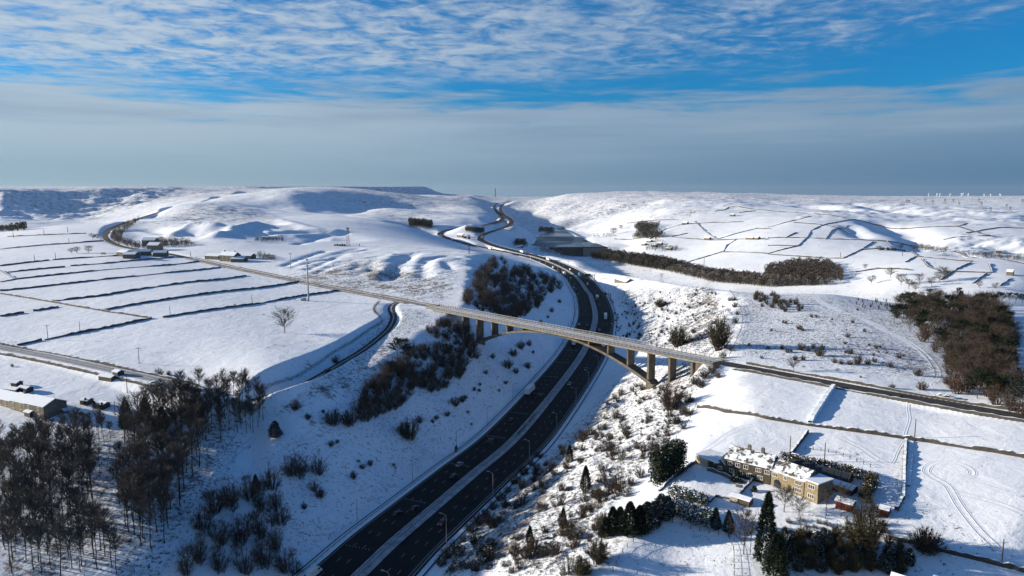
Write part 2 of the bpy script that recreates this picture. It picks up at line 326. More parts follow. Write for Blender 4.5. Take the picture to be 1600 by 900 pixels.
for lst, d, w_ in [([(545,372),(520,366),(480,372),(440,371)], 4, 25), ([(1445,388),(1440,375),(1425,362),(1400,352),(1375,350)], 14, 36), ([(1410,372),(1385,362),(1372,355)], 9, 26), ([(1345,368),(1335,360),(1330,354)], 8, 22), ([(885,350),(905,341),(935,334),(965,327),(1000,322)], 24, 70),
                   ([(1330,318),(1375,322),(1410,330),(1450,336)], 16, 60), ([(1262,322),(1290,325),(1330,330)], 12, 40), ([(560,312),(600,325),(650,338)], 9, 60), ([(60,340),(90,322),(120,308)], 14, 60), ([(20,335),(40,318),(60,306)], 12, 50), ([(130,338),(160,318),(185,304)], 12, 60),
                   ([(1495,385),(1530,378),(1570,385),(1600,392)], 9, 30), ([(1500,398),(1540,400),(1575,396)], 5, 20), ([(810,366),(800,350),(806,338),(830,328)], 10, 45), ([(860,343),(840,333),(835,325)], 10, 50), ([(445,318),(500,330),(570,340)], 6, 40)]:
    gully(lst, d, w_)
def reg(pts): return [(400+x/4., 270+y/4.) for x, y in pts]
for pts, d, w_ in [([(180,578),(300,530),(430,490)],2.6,6),([(230,590),(400,545),(560,520)],2.2,6),([(330,600),(430,560),(560,500),(700,480)],2.4,6),([(380,625),(470,585),(530,575)],2.0,6),([(420,530),(560,490),(640,475)],1.6,6),([(610,600),(640,580),(650,560)],2.5,7),([(715,560),(725,590),(745,605)],3.5,8),
                   ([(830,660),(870,620),(900,550),(950,515)],5,10),([(1045,640),(1040,590),(1060,550),(1090,530),(1210,522)],5,10),([(940,640),(960,560),(990,500),(1120,495),(1240,500)],2,8),([(700,530),(800,520),(930,515)],2,7),([(1180,560),(1220,600)],2.2,6),([(640,640),(760,600),(830,560)],1.6,8),([(860,580),(980,600),(1040,640)],-2.0,10),([(760,640),(800,560),(850,520)],-2.2,12),([(1100,600),(1130,560),(1200,540)],-2.5,12),([(480,560),(620,540),(700,560)],-1.8,12),
                   ([(0,340),(100,345),(220,350)],4,10),([(20,385),(130,375),(330,368),(420,370)],5,12),([(0,320),(80,315),(160,325)],4,9),([(150,300),(260,330),(400,360),(500,365)],-5,16),([(300,400),(440,390),(540,380)],3,10),([(260,445),(420,400),(540,385)],3,8)]:
    gully(reg(pts), d*.62, w_*.8)
for pts, d, w_ in [([(1180,350),(1260,345),(1350,350)],-9,16),([(1190,375),(1350,378)],7,14),([(800,360),(950,350),(1080,358)],6,14),([(1360,400),(1440,380),(1520,345),(1600,330)],-6,14),([(1500,350),(1560,345),(1600,350)],6,10),([(1540,370),(1600,372)],6,10),([(860,300),(1100,300),(1280,290)],2,8),([(1080,390),(1150,350)],-4,10)]:
    gully([(x/4., 270+y/4.) for x, y in pts], d, w_)
rough([(425,428),(470,398),(560,385),(640,385),(745,392),(700,450),(660,465),(560,440)], .9, 40, 7, .9, 31, 10, 1.2)
rough([(285,372),(330,352),(430,346),(470,352),(440,375),(350,380)], 2.0, 60, 14, .1, 32, 8, 1.2)
rough([(1470,395),(1500,366),(1600,372),(1600,398)], 6.0, 70, 25, .2, 33, 8, 1.2)
rough([(200,350),(330,312),(420,330),(440,345),(300,352)], 3.0, 60, 30, .3, 34, 6)
rough([(1250,340),(1330,312),(1500,322),(1600,330),(1600,352),(1400,345)], 9.0, 120, 60, .2, 35, 6)
rough([(820,330),(900,312),(1130,306),(1250,316),(1150,326),(950,336)], 8.0, 140, 70, .1, 36, 5)
rough([(0,340),(0,298),(280,294),(260,306),(140,342)], 22.0, 190, 120, .6, 37, 5)
rough([(990,545),(960,460),(1100,446),(1150,480),(1130,560)], 1.8, 14, 8, 1.2, 38, 6)
rough([(700,890),(960,610),(1080,610),(1050,690),(960,790),(900,895)], 1.1, 11, 7, .8, 39, 10)
# ------------------------------------------------------------------ object and mesh helpers
MATS = {}
def new_mat(name):
    m = bpy.data.materials.new(name); m.use_nodes = True; MATS[name] = m
    t = NT(m.node_tree); b = t.n['Principled BSDF']; return m, t, b
def meta(o, label=None, cat=None, group=None, kind=None):
    if label: o['label'] = label
    if cat: o['category'] = cat
    if group: o['group'] = group
    if kind: o['kind'] = kind
    return o
def mesh(name, verts, faces, mats=None, midx=None, smooth_=False):
    me = bpy.data.meshes.new(name)
    verts = np.asarray(verts, np.float32)
    me.from_pydata(verts.tolist(), [], [list(map(int, f)) for f in faces]) if not isinstance(faces, np.ndarray) else fast_mesh(me, verts, faces)
    for m in (mats or []): me.materials.append(m)
    if midx is not None: me.polygons.foreach_set('material_index', np.asarray(midx, np.int32))
    if smooth_: me.polygons.foreach_set('use_smooth', np.ones(len(me.polygons), bool))
    me.update(); return me
def fast_mesh(me, verts, faces):
    n, k = faces.shape
    me.vertices.add(len(verts)); me.vertices.foreach_set('co', verts.ravel())
    me.loops.add(n*k); me.loops.foreach_set('vertex_index', faces.ravel().astype(np.int32))
    me.polygons.add(n); me.polygons.foreach_set('loop_start', np.arange(0, n*k, k, dtype=np.int32))
    me.polygons.foreach_set('loop_total', np.full(n, k, np.int32)); me.update(calc_edges=True)
def obj(name, me, parent=None, loc=None, rz=0.0, scale=None):
    o = bpy.data.objects.new(name, me); COL.objects.link(o)
    if parent is not None: o.parent = parent
    if loc is not None: o.location = loc
    if rz: o.rotation_euler = (0, 0, rz)
    if scale is not None: o.scale = scale if hasattr(scale, '__len__') else (scale,)*3
    return o
def empty(name, loc=(0, 0, 0), rz=0.0, scale=None):
    return obj(name, None, None, loc, rz, scale)
def copy_tree(root, loc, rz=0.0, scale=1.0):
    c = root.copy(); COL.objects.link(c); c.location = loc; c.rotation_euler = (0, 0, rz)
    c.scale = scale if hasattr(scale, '__len__') else (scale,)*3
    for ch in list(root.children):
        d = ch.copy(); COL.objects.link(d); d.parent = c
        for g in list(ch.children):
            e = g.copy(); COL.objects.link(e); e.parent = d
    return c
class MB:
    """collects shapes into one mesh"""
    def __init__(s): s.v = []; s.f = []; s.m = []
    def add(s, v, f, m=0):
        k = len(s.v); s.v += [tuple(map(float, p)) for p in v]; s.f += [tuple(int(i)+k for i in q) for q in f]; s.m += [m]*len(f); return s
    def box(s, x0, x1, y0, y1, z0, z1, m=0):
        return s.add([(x0,y0,z0),(x1,y0,z0),(x1,y1,z0),(x0,y1,z0),(x0,y0,z1),(x1,y0,z1),(x1,y1,z1),(x0,y1,z1)],
                     [(0,3,2,1),(4,5,6,7),(0,1,5,4),(1,2,6,5),(2,3,7,6),(3,0,4,7)], m)
    def tube(s, p, q, r0, r1, n=6, m=0, cap=True):
        p = np.array(p, float); q = np.array(q, float); d = q-p; L = np.linalg.norm(d)+1e-9; d /= L
        a = np.cross(d, [0, 0, 1.] if abs(d[2]) < .9 else [1., 0, 0]); a /= np.linalg.norm(a); b = np.cross(d, a)
        an = np.arange(n)*2*math.pi/n; c = np.outer(np.cos(an), a)+np.outer(np.sin(an), b)
        v = np.vstack([p+c*r0, q+c*r1]); f = [(i, (i+1) % n, n+(i+1) % n, n+i) for i in range(n)]
        if cap: f += [tuple(range(n))[::-1], tuple(range(n, 2*n))]
        return s.add(v, f, m)
    def prism(s, poly, z0, z1, m=0):                       # poly counter-clockwise seen from above
        n = len(poly); v = [(*p, z0) for p in poly]+[(*p, z1) for p in poly]
        f = [tuple(range(n))[::-1], tuple(range(n, 2*n))]+[(i, (i+1) % n, n+(i+1) % n, n+i) for i in range(n)]
        return s.add(v, f, m)
    def mesh(s, name, mats, smooth_=False): return mesh(name, s.v, s.f, mats, s.m, smooth_)
    def build(s, name, mats, parent=None, loc=None, rz=0.0, smooth_=False):
        return obj(name, s.mesh(name, mats if isinstance(mats, (list, tuple)) else [mats], smooth_), parent, loc, rz)
def strip(P, offs, zs, closed=False):
    """cross-section swept along a line: offs/zs lists (per-point arrays allowed)"""
    N = normals2(P); n = len(P); k = len(offs); v = np.zeros((n, k, 3))
    for c in range(k):
        o = np.asarray(offs[c])*np.ones(n); v[:, c, 0] = P[:, 0]+N[:, 0]*o; v[:, c, 1] = P[:, 1]+N[:, 1]*o; v[:, c, 2] = P[:, 2]+np.asarray(zs[c])
    f = []
    for i in range(n-1):
        for c in range(k-1+(1 if closed else 0)):
            c2 = (c+1) % k
            f.append((i*k+c, i*k+c2, (i+1)*k+c2, (i+1)*k+c))
    if closed: f += [tuple(range(k))[::-1], tuple((n-1)*k+c for c in range(k))]
    return v.reshape(-1, 3), f
# ------------------------------------------------------------------ ground material
def ground_mat():
    m, t, b = new_mat('snow_ground')
    geo = t.new('ShaderNodeNewGeometry'); P = geo.outputs['Position']
    at = t.new('ShaderNodeAttribute', attribute_name='cover'); hr, tg, wd = t.sep(at.outputs['Vector'])   # heather, tufts, (spare)
    n1 = t.noise(P, 0.06, 6, 0.65); n2 = t.noise(P, 0.9, 5, 0.7); n3 = t.noise(P, 0.013, 5, 0.6, 0.6)
    snow = t.mix(t.ss(n3, 0.35, 0.7), (0.73, 0.79, 0.87), (0.77, 0.825, 0.895))
    thin = t.ss(t.math('ADD', t.noise(P, 0.035, 6, 0.7, 0.8), t.math('MULTIPLY', t.math('SUBTRACT', t.noise(P, 0.6, 5, 0.75), 0.5), 0.9)), 0.47, 0.66)
    snow = t.mix(t.math('MULTIPLY', thin, 0.42), snow, (0.56, 0.60, 0.65))                     # thin crust with grass under it
    # grass and heather showing through thin snow
    nh = t.noise(P, 0.25, 6, 0.75)
    hv = t.math('ADD', t.math('MULTIPLY', t.math('SUBTRACT', nh, 0.5), 2.6), t.math('ADD', 0.5, t.math('MULTIPLY', t.math('SUBTRACT', n1, 0.5), 2.2)))
    thr = t.math('SUBTRACT', 0.95, t.math('MULTIPLY', hr, 0.60))
    hm = t.math('MULTIPLY', t.math('SUBTRACT', hv, thr), 5.0, clamp=True)
    tv = t.math('ADD', 0.5, t.math('MULTIPLY', t.math('SUBTRACT', t.noise(P, 0.75, 6, 0.8), 0.5), 4.2))
    tt = t.math('SUBTRACT', 1.05, t.math('MULTIPLY', tg, 0.53))
    tm = t.math('MULTIPLY', t.math('SUBTRACT', tv, tt), 9.0, clamp=True)
    grass = t.mix(n1, (0.075, 0.058, 0.045), (0.17, 0.13, 0.10))
    col = t.mix(t.math('MULTIPLY', hm, 0.75), snow, grass)
    col = t.mix(t.math('MULTIPLY', tm, 0.9), col, (0.05, 0.045, 0.035))
    t.put(b.inputs['Base Color'], col); b.inputs['Roughness'].default_value = 0.75; b.inputs['Specular IOR Level'].default_value = 0.2
    # drift relief
    d1 = t.noise(P, 0.12, 4, 0.55, 0.6); d2 = t.noise(P, 0.55, 4, 0.6); d3 = t.noise(P, 2.4, 2, 0.6)
    hgt = t.math('ADD', t.math('MULTIPLY', d1, 0.75), t.math('ADD', t.math('MULTIPLY', d2, t.math('ADD', 0.11, t.math('MULTIPLY', tg, 0.5))), t.math('MULTIPLY', d3, t.math('ADD', 0.02, t.math('MULTIPLY', tg, 0.14)))))
    bp = t.new('ShaderNodeBump'); bp.inputs['Strength'].default_value = 0.55; bp.inputs['Distance'].default_value = 1.0
    t.put(bp.inputs['Height'], hgt); t.put(b.inputs['Normal'], bp.outputs[0])
    return m
ground_mat()
PXg, PYg = project(XX, YY, ZZ)
heather = np.zeros(XX.shape); tuft = np.zeros(XX.shape)
for poly, v, fe in [([(200,352),(330,312),(420,330),(440,345),(300,352)], .75, 8), ([(560,318),(690,330),(640,352),(560,345)], .6, 8), ([(420,440),(560,400),(720,440),(690,475),(560,455)], .8, 12),
                    ([(960,345),(1090,325),(1120,335),(1000,345)], .9, 6), ([(640,322),(780,330),(760,340),(640,345)], .5, 6), ([(830,395),(950,408),(1120,440),(950,440)], .55, 8),
                    ([(1250,320),(1500,330),(1600,345),(1600,330),(1300,312)], .35, 6)]:
    heather = np.maximum(heather, v*poly_mask(PXg, PYg, poly, fe))
heather = np.maximum(heather, 0.72*smooth(YY, 1500, 3000))
for poly, v, fe in [([(690,900),(740,830),(830,735),(900,670),(960,610),(985,600),(950,680),(880,770),(820,840),(760,900)], .85, 12), ([(1040,560),(1100,560),(1130,575),(1080,620),(1040,640)], .7, 10), ([(1060,540),(1075,455),(1110,450),(1125,480),(1110,550)], .8, 8), ([(860,780),(960,700),(1000,690),(960,770),(900,880),(850,880)], .6, 14), ([(420,650),(540,580),(690,485),(640,530),(560,620)], .55, 8), ([(0,680),(400,640),(330,800),(250,900),(0,900)], .5, 20)]:
    heather = np.maximum(heather, v*poly_mask(PXg, PYg, poly, fe))
for poly, v, fe in [([(690,900),(800,760),(950,610),(1000,560),(1130,570),(1090,620),(1050,690),(960,780),(900,900)], .95, 14), ([(960,450),(1110,443),(1150,500),(1130,560),(1000,545)], .9, 8),
                    ([(1150,450),(1400,455),(1480,560),(1470,600),(1140,560)], .75, 15), ([(500,640),(690,520),(860,540),(740,680),(520,840),(420,900),(380,760)], .42, 16), ([(620,480),(690,485),(560,600),(430,650)], .8, 10),
                    ([(420,440),(560,400),(720,440),(690,475),(560,455)], .7, 12), ([(0,680),(400,640),(330,800),(250,900),(0,900)], .8, 20), ([(950,860),(1400,740),(1600,860),(1600,900),(950,900)], .35, 20)]:
    tuft = np.maximum(tuft, v*poly_mask(PXg, PYg, poly, fe))
idx = np.arange(NU*NV).reshape(NV, NU)
quads = np.stack([idx[:-1, :-1], idx[:-1, 1:], idx[1:, 1:], idx[1:, :-1]], -1).reshape(-1, 4)
gm = mesh('ground', np.stack([XX, YY, ZZ], -1).reshape(-1, 3), quads, [MATS['snow_ground']], smooth_=True)
ca = gm.attributes.new('cover', 'FLOAT_VECTOR', 'POINT'); ca.data.foreach_set('vector', np.stack([heather, tuft, heather*0], -1).reshape(-1).astype(np.float32))
meta(obj('ground', gm), 'snow covered moorland, fields and cutting slopes', None, None, 'structure')
# ------------------------------------------------------------------ common materials
def simple(name, col, rough=0.7, spec=0.3, var=0.0, scale=1.0, metal=0.0, bump=0.0, col2=None):
    m, t, b = new_mat(name)
    tcn = t.new('ShaderNodeTexCoord'); P = tcn.outputs['Object']
    if var or col2:
        n = t.noise(P, scale, 4, 0.6); c2 = col2 or tuple(c*(1-var) for c in col)
        t.put(b.inputs['Base Color'], t.mix(t.ss(n, 0.3, 0.7), col, c2))
        if bump:
            bp = t.new('ShaderNodeBump'); bp.inputs['Strength'].default_value = bump; bp.inputs['Distance'].default_value = 0.3
            t.put(bp.inputs['Height'], n); t.put(b.inputs['Normal'], bp.outputs[0])
    else: b.inputs['Base Color'].default_value = (*col, 1)
    b.inputs['Roughness'].default_value = rough; b.inputs['Specular IOR Level'].default_value = spec; b.inputs['Metallic'].default_value = metal
    return m
def snowy(name, col, thr=0.55, soft=0.25, nscale=0.8, var=0.35, snow=(0.75, 0.81, 0.88), amount=0.35):
    """stone or foliage colour with snow lying on upward faces"""
    m, t, b = new_mat(name); g = t.new('ShaderNodeNewGeometry'); nz = t.sep(g.outputs['Normal'])[2]
    n = t.noise(g.outputs['Position'], nscale, 4, 0.65)
    f = t.ss(t.math('ADD', nz, t.math('MULTIPLY', t.math('SUBTRACT', n, 0.5), amount*2)), thr-soft, thr+soft)
    base_ = t.mix(n, col, tuple(c*(1-var) for c in col))
    t.put(b.inputs['Base Color'], t.mix(f, base_, snow)); b.inputs['Roughness'].default_value = 0.85; b.inputs['Specular IOR Level'].default_value = 0.15
    return m
simple('asphalt', (0.016, 0.017, 0.019), 0.85, 0.15, 0.45, 0.35); simple('salted_asphalt', (0.055, 0.053, 0.052), 0.85, 0.2, 0.4, 0.6)
simple('road_paint', (0.34, 0.34, 0.33), 0.7, 0.2, 0.3, 2.0); simple('steel', (0.30, 0.31, 0.32), 0.5, 0.5, 0.2, 1.0, 0.4)
simple('dark_steel', (0.05, 0.052, 0.055), 0.6, 0.4); simple('concrete', (0.165, 0.145, 0.118), 0.85, 0.2, 0.35, 0.35, 0, 0.15, (0.085, 0.075, 0.062))
simple('deck_concrete', (0.25, 0.23, 0.195), 0.85, 0.2, 0.4, 0.6); simple('snow', (0.75, 0.81, 0.88), 0.75, 0.2, 0.06, 0.5, 0, 0.3)
simple('packed_snow', (0.42, 0.43, 0.45), 0.75, 0.2, 0.3, 0.5); simple('dirty_snow', (0.48, 0.50, 0.53), 0.8, 0.2, 0.45, 0.35, 0, .3)
simple('wood', (0.09, 0.07, 0.05), 0.85, 0.2, 0.4, 1.0); simple('galvanised', (0.35, 0.37, 0.38), 0.45, 0.5, 0.2, 0.7, 0.6)
snowy('dry_stone', (0.075, 0.068, 0.058), 0.72, 0.18, 0.7); snowy('snowed_stone', (0.12, 0.11, 0.095), 0.42, 0.25, 0.4); snowy('rock', (0.06, 0.052, 0.042), 0.62, 0.2, 1.3, 0.5)

# ------------------------------------------------------------------ motorway
def ribbon(name, P, o0, o1, z, mat, parent=None):
    v, f = strip(P, [o0, o1], [z, z]); return obj(name, mesh(name, v, f, [mat], smooth_=True), parent)
def join_pts(A, B): return np.vstack([A, B])
NM = normals2(MW)
def off_line(P, o, dz=0.0):
    N = normals2(P); return np.c_[P[:, 0]+N[:, 0]*o, P[:, 1]+N[:, 1]*o, P[:, 2]+dz]
LCs = resample(catmull(np.vstack([off_line(MW, -8.6)[-14:-6:3], LC[1:]]), 10), 9.0); RCs = resample(catmull(np.vstack([off_line(MW, 8.6)[-14:-6:3], RC[1:]]), 10), 9.0)
MWn = MW[:-8]
HW = 13.2
def road(name, P, o0, o1, zoff, mat, label):
    v, f = strip(P, [o0, o0+.05, o1-.05, o1], [zoff-.5, zoff, zoff, zoff-.5]); o = obj(name, mesh(name, v, f, [mat]))
    return meta(o, label, None, None, 'structure')
CL = np.vstack([off_line(MWn, -8.9), LCs[6:]]); CR = np.vstack([off_line(MWn, 8.9), RCs[6:]])
CL = resample(CL, 6.0); CR = resample(CR, 6.0)
left_road = road('motorway_carriageway', CL, -6.5, 6.5, 0.02, MATS['asphalt'], 'black asphalt motorway carriageway on the left of the central reservation')
right_road = road('motorway_carriageway', CR, -6.5, 7.2, 0.02, MATS['asphalt'], 'black asphalt motorway carriageway on the right of the central reservation')
meta(obj('central_reservation', mesh('central_reservation', *strip(MWn, [-2.45, -1.2, 0, 1.2, 2.45], [-.2, .16, .2, .16, -.2]), [MATS['dirty_snow']], smooth_=True)), 'snow covered central reservation strip', None, None, 'structure')
for sgn, nm in ((-1, 'snow_verge'), (1, 'snow_verge')):
    a, b_ = (14.6, 17.6) if sgn < 0 else (16.2, 17.6)
    meta(obj(nm, mesh(nm, *strip(MWn, sorted([sgn*a, sgn*(a+.8), sgn*b_, sgn*(b_+1.6)]), [-.25, .14, .14, -.3] if sgn > 0 else [-.3, .14, .14, -.25]), [MATS['snow']], smooth_=True)), 'ploughed snow verge beside the motorway', None, None, 'structure')
    dm = MB().add(*strip(MWn[:-4], sorted([sgn*18.1, sgn*18.6]), [.0, .0])); dm.build('drainage_channel', MATS['asphalt']); meta(bpy.data.objects['drainage_channel' if sgn < 0 else 'drainage_channel.001'], 'dark drainage channel at the foot of the %s cutting slope' % ('left' if sgn < 0 else 'right'), None, None, 'structure')
# painted lines
def along(P):
    return np.r_[0, np.cumsum(np.linalg.norm(np.diff(P[:, :2], axis=0), axis=1))]
def sub(P, s0, s1, n=2):
    d = along(P); s = np.linspace(s0, s1, n); return np.stack([np.interp(s, d, P[:, k]) for k in range(3)], 1)
def marks(P, road_o, side):
    d = along(P)[-1]; mb = MB()
    for o in ((-5.35,) if side < 0 else (5.35,)):
        v, f = strip(P, [o-.10, o+.10], [.03, .03]); mb.add(v, f)
    mb.build('edge_line', MATS['road_paint'], road_o)
    for lane in (-1.75, 1.75):
        mb = MB(); s = 3.0
        while s < min(d, 1500):
            q = sub(P, s, s+2.4); v, f = strip(q, [lane-.09, lane+.09], [.032, .032]); mb.add(v, f); s += 9.0
        o = mb.build('lane_line', MATS['road_paint'], road_o); o['kind'] = 'stuff'
ribbon('shoulder', CL, -6.45, -5.5, .026, MATS['salted_asphalt'], left_road); ribbon('shoulder', CR, 5.5, 7.1, .026, MATS['salted_asphalt'], right_road)
marks(CL, left_road, -1); marks(CR, right_road, 1)
s = 12.0; k = 0
while s < 520:                                             # spacing chevrons on the left carriageway
    for lane in (-3.55, 0.0, 3.55):
        c = sub(CL, s, s+4, 2); t_ = (c[1]-c[0])[:2]; t_ /= np.linalg.norm(t_); n_ = np.array([t_[1], -t_[0]])
        def pt(u_, v_): p = c[0][:2]+t_*u_+n_*(lane+v_); return (p[0], p[1], c[0][2]+.034)
        MB().add([pt(0, -.8), pt(0, -.5), pt(3.2, 0), pt(4.2, 0)], [(0, 1, 2, 3)]).add([pt(0, .5), pt(0, .8), pt(4.2, 0), pt(3.2, 0)], [(0, 1, 2, 3)]).build('chevron', MATS['road_paint'], left_road)
    s += 36.0; k += 1
# safety barriers: one rail with posts each
def barrier(name, P, off, label, zo=0.0, top=.78, posts=True, limit=1e9):
    Q = off_line(P, off, zo); root = empty(name, tuple(Q[0])); meta(root, label, 'crash barrier', 'motorway crash barriers')
    Qr = Q-Q[0]
    v, f = strip(Qr, [-.06, .06, .06, -.06], [top-.32, top-.32, top, top], True); obj('rail', mesh('rail', v, f, [MATS['galvanised']]), root)
    mb = MB(); d = along(Qr)[-1]
    for s_ in np.arange(1, min(d, limit), 3.2):
        p = sub(Qr, s_, s_+.1)[0]; mb.box(p[0]-.06, p[0]+.06, p[1]-.06, p[1]+.06, p[2]-.3, p[2]+top)
    o = mb.build('posts', MATS['dark_steel'], root); o['kind'] = 'stuff'; return root
barrier('crash_barrier', MWn, -.75, 'galvanised barrier along the left side of the central reservation', .1, limit=800)
barrier('crash_barrier', MWn, .75, 'galvanised barrier along the right side of the central reservation', .1, limit=800)
barrier('crash_barrier', MWn, -16.4, 'long roadside barrier at the foot of the left cutting slope', .1, limit=800)
barrier('crash_barrier', MWn, 16.0, 'long roadside barrier at the foot of the right cutting slope', .1, limit=800)
barrier('crash_barrier', LCs[6:], -7.6, 'barrier on the outside of the left carriageway looping round the farm', .1, limit=0)
barrier('crash_barrier', RCs[6:], 8.2, 'barrier on the outside of the right carriageway above the reservoir', .1, limit=0)

# ------------------------------------------------------------------ side roads
def side_road(name, P, w_, mat, label, snowy_mid=False, zo=0.03):
    o = obj(name, mesh(name, *strip(P, [-w_, -w_+.1, w_-.1, w_], [zo-.4, zo, zo, zo-.4]), [mat])); return meta(o, label, None, None, 'structure')
dB = along(BROAD); sB0 = np.argmin(np.hypot(*(BROAD[:, :2]-np.array(bpt(0))).T)); sB1 = np.argmin(np.hypot(*(BROAD[:, :2]-np.array(bpt(BLEN))).T))
r1 = side_road('upland_road', BROAD[:sB0+2], 3.3, MATS['packed_snow'], 'snow dusted road running from the farms to the bridge')
r2 = side_road('upland_road', BROAD[sB1-1:], 3.6, MATS['salted_asphalt'], 'dark cleared road running right from the bridge')
for P, r in ((BROAD[:sB0+2], r1),):
    for o_ in (-1.3, 1.3):
        ribbon('wheel_track', P, o_-.5, o_+.5, .036, MATS['salted_asphalt'], r)
side_road('upland_road', BFAR, 3.6, MATS['salted_asphalt'], 'dark winding road climbing the moor on the left')
r3 = side_road('lane', LANE, 2.2, MATS['salted_asphalt'], 'narrow dark lane curving down below the field hedge')
ribbon('verge_snow', LANE, -.5, .4, .036, MATS['packed_snow'], r3)
r4 = side_road('side_road', WROAD, 3.0, MATS['packed_snow'], 'snowy walled road on the far left')
for o_ in (-1.5, .9): ribbon('wheel_track', WROAD, o_-.18, o_+.18, .036, MATS['salted_asphalt'], r4)

# ------------------------------------------------------------------ bridge
def build_bridge():
    root = empty('arch_bridge', (*bpt(BLEN/2), 0.0), math.atan2(BAX[1], BAX[0]))
    meta(root, 'long concrete arch road bridge spanning the motorway cutting', 'bridge')
    H = BLEN/2; DW = 5.7
    def X(s): return s-H
    # deck slab, edge beams
    MB().box(-H-2, H+2, -DW+.9, DW-.9, ZD-1.05, ZD-.28).build('deck', MATS['concrete'], root)
    for sg in (-1, 1):
        y0, y1 = sorted((sg*(DW-.9), sg*DW)); MB().box(-H-4, H+4, y0, y1, ZD-.78, ZD+.10).build('edge_beam', MATS['deck_concrete'], root)
        y0, y1 = sorted((sg*3.5, sg*(DW-.88))); MB().box(-H-3, H+3, y0, y1, ZD-.3, ZD+.06).build('footway', MATS['dirty_snow'], root)
    rd = MB().box(-H-2.5, H+2.5, -3.52, 3.52, ZD-.29, ZD-.06).build('roadway', MATS['packed_snow'], root)
    for o_ in (-1.75, 1.75): MB().box(-H-2.4, H+2.4, o_-.9, o_+.9, ZD-.07, ZD-.054).build('wheel_track', MATS['dirty_snow'], rd)
    # parapets: rails, posts and bars
    for sg in (-1, 1):
        y = sg*(DW-.35); par = MB()
        for z in (.42, 1.55): par.box(-H-4, H+4, y-.06, y+.06, ZD+z-.06, ZD+z+.08)
        p_ = par.build('parapet', MATS['galvanised'], root)
        mb = MB()
        for x in np.arange(-H-4, H+4, 2.4): mb.box(x-.08, x+.08, y-.09, y+.09, ZD+.1, ZD+1.6)
        o = mb.build('posts', MATS['dark_steel'], p_); o['kind'] = 'stuff'
        mb = MB()
        for x in np.arange(-H-4, H+4, .4): mb.box(x-.03, x+.03, y-.03, y+.03, ZD+.4, ZD+1.5)
        o = mb.build('bars', MATS['steel'], p_); o['kind'] = 'stuff'
    # arch: a wide ribbed slab, springing 14.8 m under the deck
    sA, sB = 41.5, 169.5; zs = 20.4; zc = ZD-1.55; AW = 2.9; n = 40
    S = np.linspace(sA, sB, n+1); m_ = (sA+sB)/2; q = (S-m_)/((sB-sA)/2)
    mid = zs+(zc-zs)*(1-np.abs(q)**2.0); th = 1.0+.75*np.abs(q)**2
    v = []; f = []
    for s_, z_, t_ in zip(S, mid, th):
        v += [(X(s_), -AW, z_-t_/2), (X(s_), AW, z_-t_/2), (X(s_), AW, z_+t_/2), (X(s_), -AW, z_+t_/2)]
    for i in range(n):
        a = i*4; b = a+4
        f += [(a, a+1, b+1, b), (a+1, a+2, b+2, b+1), (a+2, a+3, b+3, b+2), (a+3, a, b, b+3)]
    f += [(0, 3, 2, 1), (n*4, n*4+1, n*4+2, n*4+3)]
    MB().add(v, f).build('arch', MATS['concrete'], root)
    for s_ in (sA, sB): MB().box(X(s_)-2.2, X(s_)+2.2, -AW-.5, AW+.5, zs-9, zs+.3).build('springing_block', MATS['concrete'], root)
    # piers
    for s_ in (16.3, 29.6, 42.9, 56.2, 69.3, 82.1, 130.6, 143.2, 155.5, 167.6, 179.4, 191.2):
        if sA+3 < s_ < sB-3: zb = np.interp(s_, S, mid)+.3
        else: zb = float(GZ(*bpt(s_)))-3.0
        if abs(s_-42.9) < 1 or abs(s_-167.6) < 1: zb = zs-4
        t_ = .42 if sA+3 < s_ < sB-3 else .55
        MB().box(X(s_)-t_, X(s_)+t_, -AW+.4, AW-.4, zb, ZD-1.04).build('pier', MATS['concrete'], root)
    for s_ in (2.0, BLEN-2.0):
        MB().box(X(s_)-2.6, X(s_)+2.6, -DW+.3, DW-.3, ZD-7.5, ZD-1.04).build('abutment', MATS['concrete'], root)
    return root
build_bridge()
# ------------------------------------------------------------------ vegetation prototypes
simple('bark', (0.065, 0.056, 0.047), 0.9, 0.1, 0.4, 2.0); simple('twig', (0.062, 0.050, 0.041), 0.9, 0.1); simple('twig_grey', (0.095, 0.083, 0.072), 0.9, 0.1)
simple('twig_red', (0.075, 0.045, 0.035), 0.9, 0.1); simple('twig_olive', (0.060, 0.054, 0.030), 0.9, 0.1); simple('needle', (0.018, 0.030, 0.017), 0.8, 0.2, 0.4, 0.7)
simple('leaf_green', (0.030, 0.050, 0.018), 0.7, 0.3, 0.5, 0.9); simple('leaf_brown', (0.055, 0.048, 0.025), 0.8, 0.2, 0.4, 0.8)
simple('frost_twig', (0.17, 0.16, 0.15), 0.9, 0.1)
def unit(v): return v/(np.linalg.norm(v, axis=-1, keepdims=True)+1e-9)
def blades(P, D, L, W, r):
    """thin triangular twigs"""
    n = len(P); s = unit(np.cross(D, r.normal(size=(n, 3)))); w_ = (np.asarray(W)*np.ones(n))[:, None]*.5
    tip = P+D*(np.asarray(L)*np.ones(n))[:, None]
    return np.stack([P-s*w_, P+s*w_, tip], 1).reshape(-1, 3)
def branch_tubes(A, B, r0, r1):
    n = len(A); d = unit(B-A); a = unit(np.cross(d, np.array([.3, .2, 1.0]))); b = np.cross(d, a); V = []
    for k in range(3):
        c = math.cos(k*2.0944)*a+math.sin(k*2.0944)*b; V.append((A+c*np.asarray(r0).reshape(-1, 1), B+c*np.asarray(r1).reshape(-1, 1)))
    T = []
    for k in range(3):
        p, q = V[k]; p2, q2 = V[(k+1) % 3]; T += [np.stack([p, p2, q2], 1), np.stack([p, q2, q], 1)]
    return np.concatenate(T).reshape(-1, 3)
